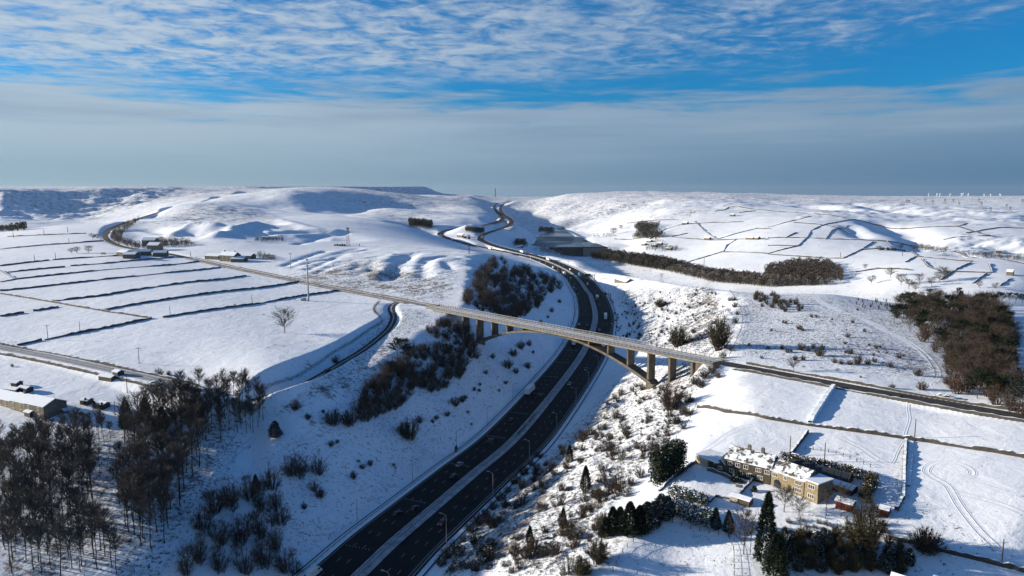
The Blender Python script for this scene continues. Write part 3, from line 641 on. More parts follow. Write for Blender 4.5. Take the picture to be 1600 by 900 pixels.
def tri_mesh(name, chunks, mats):
    v = np.concatenate([c[0] for c in chunks]); m = np.concatenate([np.full(len(c[0])//3, c[1]) for c in chunks])
    f = np.arange(len(v)).reshape(-1, 3); return mesh(name, v, f, mats, m)
def trunk_mesh(name, h, r, lean, rr, mat):
    mb = MB(); p = np.zeros(3); n = 6
    for k in range(n):
        q = np.array([lean[0]*((k+1)/n)**1.5, lean[1]*((k+1)/n)**1.5, h*(k+1)/n])+np.r_[rr.normal(size=2)*h*.006, 0]
        mb.tube(p, q, r*(1-k/n*.85), r*(1-(k+1)/n*.85), 5, cap=False); p = q
    return mb.mesh(name, [mat])
def tree_proto(seed, h, cw, cb, nb, tw, twmat, up=.9, rad=.013, tl=1.3, tw_w=.055, shape='round'):
    rr = np.random.default_rng(seed); lean = rr.normal(size=2)*h*.03
    t = rr.uniform(cb, .97, nb); az = np.arange(nb)*2.4+rr.normal(size=nb)*.4
    A = np.stack([lean[0]*t**1.5, lean[1]*t**1.5, h*t*.95], 1)
    q = (t-cb)/(1-cb)
    prof = np.sin(np.clip(q*.8+.2, 0, 1)*math.pi)**.6 if shape == 'round' else (1-q)*.75+.3
    ln = cw*.5*prof*rr.uniform(.75, 1.2, nb)
    D = unit(np.stack([np.cos(az), np.sin(az), up*(.5+rr.uniform(0, .8, nb))], 1)); B = A+D*ln[:, None]*1.25
    ch = [(branch_tubes(A, B, .010*h*(1-.6*t), .003*h*np.ones(nb)), 0)]
    # boughs off the branches, then twigs
    m = nb*6; i = rr.integers(0, nb, m); f = rr.uniform(.2, 1, m)[:, None]; P = A[i]+(B[i]-A[i])*f
    d2 = unit(D[i]+rr.normal(size=(m, 3))*.55+[0, 0, .25]); l2 = ln[i]*rr.uniform(.35, .8, m)
    ch.append((branch_tubes(P, P+d2*l2[:, None], .0035*h*np.ones(m), .0015*h*np.ones(m)), 0))
    k = rr.integers(0, m, tw); g = rr.uniform(0, 1.05, tw)[:, None]; Q = P[k]+d2[k]*l2[k][:, None]*g
    d3 = unit(d2[k]*.7+rr.normal(size=(tw, 3))*.6+[0, 0, .2]); ch.append((blades(Q, d3, rr.uniform(.5, 1.2, tw)*tl, tw_w, rr), 0))
    return trunk_mesh('trunk', h*.95, h*rad, lean, rr, MATS['bark']), tri_mesh('crown', ch, [MATS[twmat]])
def bush_mesh(seed, h, w_, tw, mat, width=.06, snow=0):
    rr = np.random.default_rng(seed); m = 40
    az = rr.uniform(0, 6.283, m); P0 = np.stack([np.cos(az), np.sin(az), np.zeros(m)], 1)*(rr.uniform(0, .22, m)*w_)[:, None]; P0[:, 2] = -.15
    a2 = az+rr.normal(size=m)*.8; rad = np.sqrt(rr.uniform(0, 1, m))*w_*.5
    top = np.stack([np.cos(a2)*rad, np.sin(a2)*rad, h*np.sqrt(np.clip(1-(rad/(w_*.54))**2, .12, 1))*rr.uniform(.7, 1, m)], 1)
    ch = [(branch_tubes(P0, top, .035*np.ones(m), .012*np.ones(m)), 0)]
    i = rr.integers(0, m, tw); f = rr.uniform(.2, 1.0, tw)[:, None]; Q = P0[i]+(top[i]-P0[i])*f
    d = unit(unit(top[i]-P0[i])+rr.normal(size=(tw, 3))*.75); ch.append((blades(Q, d, rr.uniform(.25, .55, tw)*h*.5, width, rr), 0))
    mats = [MATS[mat]]
    if snow:
        i = rr.integers(0, m, snow); Q = P0[i]+(top[i]-P0[i])*rr.uniform(.4, 1, snow)[:, None]; d = unit(rr.normal(size=(snow, 3))*[1, 1, .25])
        ch.append((blades(Q, d, rr.uniform(.2, .5, snow), .22, rr), 1)); mats.append(MATS['snow'])
    return tri_mesh('bush', ch, mats)
def conifer_proto(seed, h, w_, n, mat, snow=0.0, blunt=0.0):
    rr = np.random.default_rng(seed); u = rr.uniform(0.0, 1, n)**.9; z = h*(.01+.97*u); lob = rr.uniform(0, 6.28, 5)
    az = rr.uniform(0, 6.283, n); R = w_*.5*((1-u)**(.75-.4*blunt))*np.minimum(1, .55+3.2*u)
    R = R*(1+.20*np.sin(az*3+lob[0]+u*7)+.16*np.sin(az*7+lob[1]-u*17)+.10*np.sin(u*46+lob[2]+az)); q = rr.uniform(.3, 1, n)**.5
    P = np.stack([np.cos(az)*R*q, np.sin(az)*R*q, z], 1); D = unit(np.stack([np.cos(az), np.sin(az), -.1+.7*u+rr.normal(size=n)*.45], 1)+rr.normal(size=(n, 3))*.35)
    L = (.25+.5*rr.uniform(0, 1, n))*w_*.2; ch = [(blades(P, D, L, w_*.05, rr), 0)]; mats = [MATS[mat]]
    if snow:
        k = rr.uniform(0, 1, n) < snow; Ps = P[k]+[0, 0, .06]; Ds = unit(D[k]*[1, 1, .2]); ch.append((blades(Ps, Ds, L[k]*.8, w_*.07, rr), 1)); mats.append(MATS['snow'])
    return trunk_mesh('trunk', h*.9, max(.1, h*.016), (0, 0), rr, MATS['bark']), tri_mesh('crown', ch, mats)
def rootify(name, pair, parts=('trunk', 'crown')):
    r = empty(name, (0, 0, -500))
    for nm, me in zip(parts, pair): obj(nm, me, r)
    return r
def shrub_proto(seed, h, w_, ns, tw, mat, width=.05):
    rr = np.random.default_rng(seed); az = rr.uniform(0, 6.283, ns); r0 = rr.uniform(0, .2, ns)*w_
    A = np.stack([np.cos(az)*r0, np.sin(az)*r0, np.full(ns, -.3)], 1); rad = np.sqrt(rr.uniform(0, 1, ns))*w_*.46; a2 = az+rr.normal(size=ns)*.5
    B = np.stack([np.cos(a2)*rad, np.sin(a2)*rad, h*np.clip(1.0-.75*(rad/(w_*.5))**2.2, .3, 1)*rr.uniform(.72, 1.0, ns)], 1)
    stems = [(branch_tubes(A, B, .012*h*np.ones(ns), .003*h*np.ones(ns)), 0)]
    m = ns*9; i = rr.integers(0, ns, m); f = rr.uniform(.15, 1, m)[:, None]; P = A[i]+(B[i]-A[i])*f; d = unit(unit(B[i]-A[i])+rr.normal(size=(m, 3))*.5); l = h*rr.uniform(.10, .26, m)
    ch = [(branch_tubes(P, P+d*l[:, None], .003*h*np.ones(m), .0012*h*np.ones(m)), 0)]
    k = rr.integers(0, m, tw); Q = P[k]+d[k]*(l[k]*rr.uniform(0, 1.05, tw))[:, None]; ch.append((blades(Q, unit(d[k]+rr.normal(size=(tw, 3))*.6), rr.uniform(.06, .16, tw)*h, width, rr), 0))
    return tri_mesh('stems', stems, [MATS['bark']]), tri_mesh('crown', ch, [MATS[mat]])
TALL = [tree_proto(100+i, 15.0, 5.4+.5*(i % 3), .46+.05*(i % 2), 36, 950, 'twig_grey' if i % 3 else 'twig', 1.5, .011, 1.2, .034) for i in range(6)]
THIN = [tree_proto(120+i, 14.0, 3.2, .42, 22, 520, 'twig_grey', 1.6, .009, 1.1, .04) for i in range(3)]
WIDE = [tree_proto(140+i, 10.0, 9.0, .2, 40, 3200, 'twig', .8, .020, 1.0, .042) for i in range(4)]
SHRB = [shrub_proto(160+i, 6.0, 5.4, 26, 1500, ('twig', 'twig_grey', 'twig', 'twig_red')[i]) for i in range(4)]
REDT = [shrub_proto(170, 9.0, 8.6, 46, 5000, 'twig_red', .06)]
OLIV = [shrub_proto(175+i, 9.0, 6.8, 46, 5500, 'twig_olive', .07) for i in range(2)]
BUSH = [bush_mesh(200+i, 2.4, 3.0, 1100, ('twig', 'twig', 'twig_grey', 'twig_olive', 'twig_red', 'twig')[i], .045) for i in range(6)]
SBSH = [bush_mesh(220+i, 2.2, 3.2, 900, 'twig_olive', .05, 80) for i in range(2)]
FROS = [tree_proto(230+i, 8.0, 7.0, .2, 24, 800, 'frost_twig', .8, .018, 1.1, .08) for i in range(2)]
CONI = [conifer_proto(240+i, 9.0, 4.2, 4200, 'needle') for i in range(3)]
SCON = [conifer_proto(250+i, 8.0, 4.4, 4200, 'needle', .13, .5) for i in range(3)]
PINE = [tree_proto(260+i, 11.0, 6.0, .35, 34, 4000, 'needle', .7, .014, .7, .13) for i in range(2)]
protos = {}
def proto_copy(name, pair, p, rz, sc, label, cat, group=None):
    """a tree of its own, sharing the meshes of its kind"""
    r = empty(name, tuple(p), rz, sc); meta(r, label, cat, group)
    obj('trunk', pair[0], r); obj('crown', pair[1], r); return r
def bush_at(me, p, sc, label, group=None, name=None):
    name = name or ('thorn_bush' if 'thorn' in label else 'thicket_shrub' if 'thicket' in label else 'bank_shrub' if 'slope' in label and 'left' not in label else 'bush')
    o = obj(name, me, None, (p[0], p[1], p[2]-.05), random.uniform(0, 6.28), sc); return meta(o, label, 'bush', group)
def in_poly(poly, n, mind, seed=0, tries=60, clump=0.0):
    """n ground points whose survey pixels fall inside a polygon, at least mind metres apart"""
    rr = np.random.default_rng(seed); P = np.array(poly, float); lo, hi = P.min(0), P.max(0); out = []; PP = np.vstack([P, P[:1]])
    for _ in range(12):
        C = rr.uniform(lo, hi, (max(200, n*3), 2)); C = C[inside(C[:, 0], C[:, 1], PP)]
        if not len(C): continue
        Hh = hit(C[:, 0], C[:, 1])
        if clump: Hh = Hh[fbm(Hh[:, 0]/clump, Hh[:, 1]/clump, 3, 51) > rr.uniform(-.35, .15, len(Hh))]
        for h in Hh:
            md = mind*rr.uniform(.75, 1.25)
            if out:
                A = np.array(out)
                if ((A[:, :2]-h[:2])**2).sum(1).min() < md*md: continue
            out.append(h)
            if len(out) >= n: return out
    return out
def mpp(p): return (p[1]*CP-(p[2]-HZ)*SP)/FPX            # metres per survey pixel at a place

# left plantation: tall leafless trees
PL = [([(0,745),(60,715),(150,700),(160,735),(150,790),(140,840),(175,880),(185,900),(0,900)], 120, 2.6, 'leafless tree in the plantation block at the lower left corner', 'trees of the lower left plantation block'),
      ([(182,760),(190,830),(228,862),(250,868),(272,815),(300,760),(325,700),(335,668),(250,655),(195,690)], 80, 2.3, 'tall leafless tree in the wedge of trees between two snowy tracks', 'trees of the wedge between the tracks'),
      ([(215,650),(300,628),(400,625),(420,650),(395,680),(345,690),(335,665),(250,655)], 52, 3.0, 'leafless tree in the belt below the walled road', 'trees of the belt below the walled road'),
      ([(0,700),(60,680),(160,672),(175,690),(60,715),(0,745)], 34, 3.2, 'leafless tree behind the terrace of houses at the left edge', 'trees behind the terrace of houses')]
for gi, (poly, n, md, lab, grp) in enumerate(PL):
    for i, p in enumerate(in_poly(poly, n, md, 40+gi)):
        pair = TALL[i % 6] if not (gi == 0 and i % 3 == 0) else THIN[i % 3]
        s_ = random.uniform(.78, 1.12)*(1.05 if gi == 1 else .82 if gi == 2 else .62 if gi == 3 else .95)
        proto_copy('plantation_tree', pair, p, random.uniform(0, 6.28), (s_*random.uniform(.95, 1.1), s_*random.uniform(.95, 1.1), s_), lab, 'tree', grp)
for (x, y, h) in [(198,668,44),(228,660,40),(255,670,36),(244,678,30),(316,664,26),(160,640,12),(148,637,11),(134,633,12)]:
    p = hit(x, y)[0]; s_ = h*mpp(p)/9.0
    proto_copy('pine_tree', CONI[int(x) % 3], p, x, (s_*1.3, s_*1.3, s_), 'dark evergreen tree among the bare trees at left', 'tree', 'evergreens among the left plantation')

# single trees and bushes, by place
def single(x, y, hpx, pair, h0, name, lab, cat='tree', group=None, wf=1.0):
    p = hit(x, y)[0]; s_ = hpx*mpp(p)/(h0*.93); return proto_copy(name, pair, p, x*1.7, (s_*wf, s_*wf, s_), lab, cat, group)
single(445, 520, 33, WIDE[0], 10, 'bare_tree', 'lone leafless tree standing in the middle of the snowy field')
def bushes(lst, lab, grp, kinds=BUSH, h0=2.4, asp=1.25):
    for i, (x, y, wpx) in enumerate(lst):
        p = hit(x, y)[0]; s_ = wpx*mpp(p)/3.0; bush_at(kinds[(i*5+int(x)) % len(kinds)], p, (s_, s_, s_*random.uniform(.9, 1.25)), lab, grp)
bushes([(248,587,15),(264,587,11),(367,479,5),(19,573,6)], 'leafless bush by the walled road on the left', 'bushes by the walled road')
bushes([(462,640,20),(481,655,13),(505,645,8),(525,567,14),(520,663,34),(545,664,36),(572,657,34),(640,685,40),(632,678,26),(655,660,17),(682,655,11),(676,660,8),(699,650,12),(711,634,22),(722,628,14),(727,623,8),
        (741,610,9),(750,602,7),(749,612,7),(759,584,10),(790,600,9),(737,664,6),(731,645,7),(552,748,15),(566,732,12),(579,727,13),(615,728,6),(501,777,20),(475,795,12),(517,697,13),(527,692,9),(430,800,6),(560,722,6),
        (814,545,17),(802,556,18),(827,540,11),(833,552,7),(825,575,14),(806,583,12),(793,575,20),(862,488,9),(874,473,9),(856,497,6),(845,505,8),(770,560,10),(780,612,6)], 'leafless bush on the shaded left cutting slope', 'bushes on the shaded left cutting slope')
for (x, y, h, k) in [(335,800,44,0),(362,790,46,1),(392,782,40,2),(318,830,40,0),(345,850,44,1),(378,848,46,2),(408,838,42,0),(432,858,40,1),(415,885,42,2),(448,893,36,0),(385,895,44,1),(345,892,40,2),(310,880,42,0),(292,898,36,1),(462,898,26,2),
                     (425,765,40,0),(432,795,34,1),(470,745,40,2),(497,740,34,0),(452,742,34,1),(408,795,32,0),(440,820,36,2),(490,768,20,1)]:
    single(x, y, h, SHRB[k], 6.0, 'shrub_tree', 'multi-stemmed leafless shrub above the motorway, right of the track', 'shrub', 'tall shrubs between the track and the motorway')
for i, p in enumerate(in_poly([(300,860),(330,790),(400,750),(440,770),(430,830),(460,880),(440,900),(290,900)], 20, 3.5, 66)):
    s_ = random.uniform(.35, .75); proto_copy('bare_tree', WIDE[i % 4], p, i, (s_*.8, s_*.8, s_), 'spindly bare tree among the shrubs between track and motorway', 'tree', 'spindly trees between track and motorway')
single(400, 768, 26, CONI[0], 9, 'spruce_tree', 'small dark spruce above the shrubs beside the snowy track', wf=1.1)
single(430, 683, 24, SCON[1], 8, 'spruce_tree', 'round dark evergreen beside the lower end of the lane', wf=1.5)
n = 0
for poly, cnt, md, s0 in [([(556,645),(575,602),(620,575),(650,590),(640,622),(600,655)], 44, 2.6, 1.0), ([(612,575),(660,540),(700,545),(728,570),(722,594),(680,614),(640,607)], 60, 2.5, .95), ([(672,520),(700,500),(738,520),(748,562),(720,568),(690,548)], 40, 2.5, .95),
                          ([(762,402),(792,408),(842,432),(880,446),(858,465),(832,488),(800,500),(752,488),(722,470),(742,440),(757,415)], 170, 3.4, 1.15)]:
    for i, p in enumerate(in_poly(poly, cnt, md, 70+n)):
        upper = n == 3; s_ = s0*random.uniform(.65, 1.1)*(1.4 if upper else 1.2)
        proto_copy('shrub_tree', SHRB[i % 3], p, random.uniform(0, 6), (s_*1.15, s_*1.15, s_), 'dark leafless thicket tree on the shaded bank %s the bridge' % ('beyond' if upper else 'this side of'), 'shrub', 'thicket %s the bridge' % ('beyond' if upper else 'this side of'))
    n += 1
for (x, y, h) in [(636,566,26),(622,560,30),(612,590,24),(634,545,15)]:
    single(x, y, h, PINE[0], 11, 'pine_tree', 'dark evergreen in the thicket below the lane', group='evergreens in the thicket', wf=1.2)

# right bank of the near cutting
bank_poly = [(690,895),(760,820),(830,740),(900,680),(960,620),(1000,600),(1060,610),(1085,600),(1075,640),(1050,690),(1005,755),(960,790),(930,850),(900,900)]
for i, p in enumerate(in_poly(bank_poly, 270, 1.5, 91, 60, 13.0)):
    s_ = random.choice([.35, .45, .6, .8, 1.0, 1.25, 1.5])
    bush_at((BUSH+SBSH)[i % 8], p, (s_, s_, s_*random.uniform(.9, 1.5)), 'leafless shrub on the sunlit right cutting slope', 'shrubs on the sunlit right cutting slope')
row = [(700,872),(712,858),(724,846),(736,832),(748,820),(758,808),(770,796),(782,782),(794,770),(806,756),(818,742),(830,728),(690,884),(842,716),(716,868),(740,846),(764,818),(790,792)]
for i, (x, y) in enumerate(row):
    p = hit(x, y)[0]; s_ = random.uniform(1.3, 2.1); bush_at(BUSH[i % 6], p, (s_, s_, s_*.9), 'brown shrub in the dark row along the motorway edge', 'shrub row along the right motorway edge')
for (x, y, h) in [(890,722,26),(915,765,36),(880,818,24),(828,848,26),(940,840,20)]:
    single(x, y, h, CONI[int(x) % 3], 9, 'spruce_tree', 'small dark green spruce on the sunlit right bank', group='small spruces on the right bank', wf=1.1)
for (x, y, h, k) in [(955,712,32,0),(968,765,34,1),(940,785,30,2),(860,735,20,0),(850,765,22,1),(815,790,30,2),(875,790,24,0),(812,890,22,1),(887,897,34,2),(905,900,30,0),(845,800,16,1),(905,690,20,2),(925,800,20,0),(970,720,24,1)]:
    single(x, y, h, SHRB[k], 6.0, 'shrub_tree', 'taller bare shrub standing out on the sunlit right bank', 'shrub', 'tall shrubs on the right bank')
single(935, 880, 42, OLIV[0], 9, 'shrub_tree', 'big olive brown bush at the corner of the white paddock', 'shrub', wf=1.2)
single(912, 898, 30, OLIV[1], 9, 'shrub_tree', 'olive brown bush at the bottom edge beside the paddock', 'shrub', wf=1.2)
single(1047, 640, 44, REDT[0], 9, 'bare_tree', 'reddish brown bushy tree just below the bridge', wf=1.05)
single(1124, 548, 56, OLIV[0], 9, 'bare_tree', 'tall dark bushy tree on the bank behind the right bridge end', wf=.85)
single(1060, 542, 34, OLIV[1], 9, 'shrub_tree', 'broad dark bush on the bank behind the bridge', 'shrub', wf=1.2)
single(1032, 480, 14, OLIV[0], 9, 'shrub_tree', 'round olive bush on the white slope behind the bridge', 'shrub', wf=1.6)
for i, p in enumerate(in_poly([(985,470),(1060,450),(1110,450),(1140,480),(1130,540),(1010,545),(985,520)], 80, 3.0, 93, 60, 16.0)):
    s_ = random.choice([.4, .5, .7, .9]); bush_at(BUSH[i % 6], p, (s_*1.2, s_*1.2, s_*1.5), 'small bare shrub on the white slope behind the bridge', 'shrubs on the slope behind the bridge')
for i, p in enumerate(in_poly([(955,465),(1000,480),(1000,520),(985,530),(962,530)], 44, 2.5, 94, 60, 14.0)):
    s_ = random.choice([.4, .5, .6, .8]); bush_at(BUSH[i % 6], p, (s_*1.2, s_*1.2, s_*1.7), 'dark shrub in the shaded foot of the slope behind the bridge', 'shrubs in the shaded foot behind the bridge')
for i, (x, y) in enumerate([(1085,600),(1100,590),(1112,582),(1118,575),(1122,590),(1095,605),(1080,628),(1075,650),(1068,670),(1088,572),(1140,470),(1148,480),(1152,492),(1150,505),(1146,470),(1130,560),(1142,548)]):
    p = hit(x, y)[0]; s_ = random.uniform(1.1, 1.9); bush_at(BUSH[i % 6], p, (s_, s_, s_), 'brown shrub along the crest fence by the right bridge end', 'shrubs along the right crest')
# scrub field behind the road on the right
bushes([(1249,515,12),(1254,517,8),(1351,519,8),(1325,527,10),(1321,538,8),(1222,546,10),(1230,551,9),(1236,550,8),(1251,547,17),(1263,549,10),(1271,545,10),(1280,556,20),(1285,546,11),(1255,563,10),(1242,563,10),(1329,553,12),
        (1322,552,7),(1369,545,9),(1375,544,7),(1365,556,6),(1373,551,5),(1405,560,12),(1412,557,7),(1304,567,12),(1314,569,10),(1328,570,11),(1340,569,17),(1356,569,12),(1366,566,11),(1391,574,12),(1434,587,17),(1394,607,12),(1440,609,20),
        (1479,600,15),(1200,545,8),(1205,517,6),(1228,506,7),(1224,505,6),(1358,540,6),(1386,552,5),(1332,505,8),(1275,495,6),(1268,496,7),(1170,540,6),(1190,560,7),(1340,485,6),(1345,590,5),(1408,620,6),(1300,500,5)], 'leafless thorn bush in the snowy scrub behind the road', 'thorn bushes in the scrub')
single(1240, 580, 20, WIDE[1], 10, 'bare_tree', 'small spreading thorn tree right beside the dark road', wf=1.0)
for i, p in enumerate(in_poly([(1170,462),(1200,458),(1255,478),(1275,488),(1240,490),(1190,480)], 34, 4.0, 95)):
    s_ = random.uniform(.9, 1.6); bush_at(BUSH[i % 6], p, (s_, s_, s_*1.3), 'brown thicket shrub at the far edge of the scrub', 'thicket at the far edge of the scrub')
for i, p in enumerate(in_poly([(1330,470),(1385,468),(1390,485),(1340,482)], 26, 3.0, 96)):
    s_ = random.uniform(.4, .7); bush_at(BUSH[i % 6], p, (s_*.5, s_*.5, s_*2), 'slender sapling in the loose group before the wood', 'saplings before the wood')
# the wood at right
WOODP = [(1395,505),(1410,470),(1470,462),(1550,470),(1585,520),(1592,560),(1560,600),(1600,640),(1600,655),(1490,615),(1480,570),(1425,520)]
for i, p in enumerate(in_poly(WOODP, 270, 3.1, 97)):
    s_ = random.uniform(.85, 1.25)
    if i % 5 == 0: proto_copy('pine_tree', PINE[i % 2], p, i, (s_*.95, s_*.95, s_*.9), 'dark pine in the small wood by the road at right', 'tree', 'pines of the right wood')
    else: proto_copy('woodland_tree', (SHRB[i % 4] if i % 2 else WIDE[i % 4]), p, i, ((s_*1.2, s_*1.2, s_*1.35) if i % 2 else (s_*.75, s_*.75, s_*.95)), 'bare brown tree in the small wood by the road at right', 'tree', 'bare trees of the right wood')
for (x, y, h) in [(1486,570,30),(1500,580,34),(1515,560,30),(1545,500,26),(1500,480,24),(1580,570,26),(1560,540,24),(1590,600,24),(1525,480,20)]:
    single(x, y, h, CONI[int(x) % 3], 9, 'pine_tree', 'tall dark evergreen along the edge of the right wood', group='edge evergreens of the right wood', wf=1.5)
for (x, y) in [(1560,472),(1566,473),(1577,473),(1587,474),(1597,475)]:
    single(x, y, 15, PINE[int(x) % 2], 11, 'pine_tree', 'small pine in the row behind the shaded field', group='pine row behind the shaded field')
# valley trees
for (x, y, h, k) in [(1408,445,15,0),(1391,434,14,1),(1437,443,13,2),(1475,438,18,3),(1468,440,14,0),(1455,446,12,1),(1352,421,7,2),(1362,444,12,1),(1480,437,12,2),(1530,450,10,0),(1555,452,9,1),(1420,452,14,3),(1430,455,12,0)]:
    single(x, y, h, WIDE[k], 10, 'bare_tree', 'bare spreading tree in the valley field above the right wood', group='valley field trees', wf=1.1)
def wood_mass(name, poly, n, hmin, hmax, mats, lab, cat, seed, mind=5.0, dense=60, dome=True, bw=.5):
    n = int(n*1.5); mind = mind*.8; dense = int(dense*2.4)
    pts = in_poly(poly, n, mind, seed, 40); rr = np.random.default_rng(seed); ch = []
    for p in pts:
        h = rr.uniform(hmin, hmax); w_ = h*rr.uniform(.5, .75); m = dense
        d = unit(rr.normal(size=(m, 3))); r = rr.uniform(.35, 1, m)[:, None]**.5
        c = np.array([0, 0, h*.58]); Q = p+c+d*r*[w_*.5, w_*.5, h*.42]
        ch.append((blades(Q, unit(d+rr.normal(size=(m, 3))*.5+[0, 0, .4]), h*.16, bw*h*.07, rr), int(rr.integers(0, len(mats)))))
        A = p[None]+[0, 0, -.3]; ch.append((branch_tubes(A, A+[0, 0, h*.7], [.03*h], [.01*h]), 0))
    o = obj(name, tri_mesh(name, ch, [MATS[q] for q in mats])); return meta(o, lab, cat, None, 'stuff')
wood_mass('far_wood', [(1188,436),(1196,424),(1215,417),(1245,412),(1290,413),(1313,424),(1315,440),(1240,442)], 170, 9, 14, ['twig', 'twig', 'twig_grey'], 'dense bare wood in the valley below the white fields', 'wood', 301, 4.5, 80, bw=.8)
wood_mass('far_wood', [(925,404),(950,399),(1000,405),(1050,414),(1070,420),(1040,424),(990,416),(950,408)], 300, 11, 18, ['twig', 'twig', 'needle', 'twig_grey'], 'thick dark wood along the valley bottom below the dam', 'wood', 302, 5, 60, bw=.9)
wood_mass('far_wood', [(1040,424),(1075,420),(1120,429),(1190,438),(1300,446),(1200,449),(1110,441)], 300, 9, 15, ['twig', 'twig_grey', 'frost_twig'], 'grey frosty wood at the right end of the valley bottom', 'wood', 320, 5, 60, bw=.8)
wood_mass('far_wood', [(832,392),(850,388),(880,392),(905,402),(880,402)], 70, 7, 11, ['twig', 'frost_twig'], 'frosty grove beside the dam', 'wood', 303, 6, 40)
wood_mass('far_wood', [(992,357),(1000,351),(1030,353),(1022,362),(1040,370),(1020,374),(988,373),(1000,364)], 110, 10, 15, ['twig', 'needle', 'leaf_brown'], 'dark plantation clump on the far white hillside', 'wood', 304, 9, 40, bw=1.0)
wood_mass('far_wood', [(640,355),(640,349),(674,352),(674,357)], 60, 12, 17, ['needle'], 'square dark conifer plantation on the moor', 'wood', 305, 7, 40, bw=1.2)
wood_mass('far_wood', [(-20,364),(-20,358),(40,357),(38,361)], 50, 9, 14, ['needle'], 'dark conifer plantation at the left edge of the moor', 'wood', 306, 6, 40, bw=1.2)
wood_mass('far_wood', [(727,363),(730,359),(756,362),(755,365)], 30, 9, 12, ['needle'], 'dark trees between the two carriageways by the farm', 'wood', 307, 7, 40, bw=1.2)
wood_mass('far_wood', [(804,385),(806,379),(820,380),(823,386)], 30, 9, 13, ['twig', 'needle'], 'dark clump of trees on the near shore of the reservoir', 'wood', 308, 7, 40, bw=1.0)
wood_mass('far_wood', [(842,363),(845,359),(864,360),(866,364)], 34, 10, 15, ['twig', 'needle'], 'dark grove on the far shore of the reservoir', 'wood', 309, 9, 40, bw=1.0)
wood_mass('far_wood', [(172,374),(178,360),(200,349),(218,344),(206,355),(192,366),(190,376),(225,387),(245,388),(215,390),(185,383)], 150, 4, 7, ['twig', 'twig_red'], 'dark thicket inside the bend of the moor road', 'wood', 310, 4, 50)
wood_mass('far_wood', [(228,386),(250,376),(290,379),(305,384),(270,387)], 70, 4, 7, ['twig', 'leaf_brown'], 'dark shelter belt behind the roadside farm', 'wood', 311, 4, 50)
wood_mass('far_wood', [(392,402),(405,397),(432,403),(428,408)], 40, 2.5, 4, ['twig', 'leaf_brown'], 'low dark shelter hedge behind the second farm', 'wood', 312, 3, 50)
wood_mass('far_wood', [(398,378),(400,374),(443,373),(442,377)], 40, 3, 4.5, ['needle', 'twig'], 'strip of dark bushes below the old quarry', 'wood', 313, 4, 50)
wood_mass('far_wood', [(1005,392),(1020,386),(1060,388),(1055,394)], 30, 7, 11, ['twig', 'needle'], 'trees around the hamlet in the valley', 'wood', 314, 7, 40)
wood_mass('far_wood', [(1010,386),(1024,374),(1036,378),(1030,388)], 18, 5, 8, ['twig'], 'small trees among the hamlet houses in the valley', 'wood', 315, 7, 40)
wood_mass('far_wood', [(1480,393),(1600,402),(1600,408),(1520,402)], 60, 4, 7, ['twig', 'leaf_brown'], 'dark hedgerow trees below the right quarry', 'wood', 316, 5, 40)
wood_mass('far_wood', [(1430,390),(1440,386),(1480,392),(1475,395)], 30, 6, 9, ['twig'], 'trees at the mouth of the clough on the right hillside', 'wood', 317, 6, 40)
wood_mass('far_wood', [(925,368),(960,364),(965,370),(930,373)], 16, 6, 9, ['frost_twig', 'twig'], 'row of pale trees above the reservoir road', 'wood', 318, 8, 40)
for (x, y, h) in [(120,396,9),(138,396,10),(112,396,7),(160,399,4),(164,399,4),(145,374,8),(152,374,7),(958,367,9),(970,359,6),(1373,391,6),(1407,391,8),(1427,393,9)]:
    single(x, y, h, WIDE[int(x) % 4], 10, 'bare_tree', 'small dark tree far off on the hillside', group='far single trees', wf=1.3)

# rough grass, bracken and rushes poking through the snow
def rough_grass(poly, n, label, seed, hmin, hmax, clump, mats=('leaf_brown', 'twig_red', 'twig_grey')):
    rr = np.random.default_rng(seed); P = np.array(poly, float); PP = np.vstack([P, P[:1]]); C = rr.uniform(P.min(0), P.max(0), (n*3, 2)); C = C[inside(C[:, 0], C[:, 1], PP)]
    H_ = hit(C[:, 0], C[:, 1]); H_ = H_[fbm(H_[:, 0]/clump, H_[:, 1]/clump, 3, seed) > rr.uniform(-.25, .2, len(H_))][:n]; ch = []
    for k in range(len(mats)):
        Q = H_[k::len(mats)]; Q = np.repeat(Q, 7, 0)+np.c_[rr.normal(size=(len(Q)*7, 2))*.28, np.zeros(len(Q)*7)]; m = len(Q)
        ch.append((blades(Q, unit(rr.normal(size=(m, 3))*.6+[0, 0, .8]), rr.uniform(hmin, hmax, m), .11, rr), k))
    meta(obj('rough_grass', tri_mesh('rough_grass', ch, [MATS[q] for q in mats])), label, None, None, 'stuff')
rough_grass([(690,900),(800,760),(950,610),(1000,560),(1130,570),(1090,620),(1050,690),(960,780),(900,900)], 5200, 'dead bracken and grass on the sunlit right bank', 71, .3, .9, 9.0)
rough_grass([(985,540),(960,450),(1110,443),(1150,500),(1130,560)], 2600, 'dead grass on the slope behind the bridge', 72, .4, 1.1, 14.0)
rough_grass([(1150,450),(1400,455),(1480,560),(1470,600),(1140,560)], 2600, 'rushes in the snowy scrub field', 73, .3, .7, 16.0)
rough_grass([(380,760),(430,690),(560,600),(690,520),(860,520),(800,620),(700,700),(520,840),(420,900)], 3000, 'grass tussocks on the shaded left bank', 74, .2, .55, 12.0)
rough_grass([(430,650),(620,480),(690,485),(640,530),(560,610)], 1500, 'rough grass on the sunlit shoulder below the lane', 75, .3, .8, 8.0)
rough_grass([(430,440),(560,405),(720,425),(690,478),(560,455)], 2200, 'moor grass over the old workings', 76, .3, .8, 18.0)
rough_grass([(0,690),(400,640),(330,800),(250,900),(0,900)], 3000, 'undergrowth on the plantation floor', 77, .2, .6, 7.0)
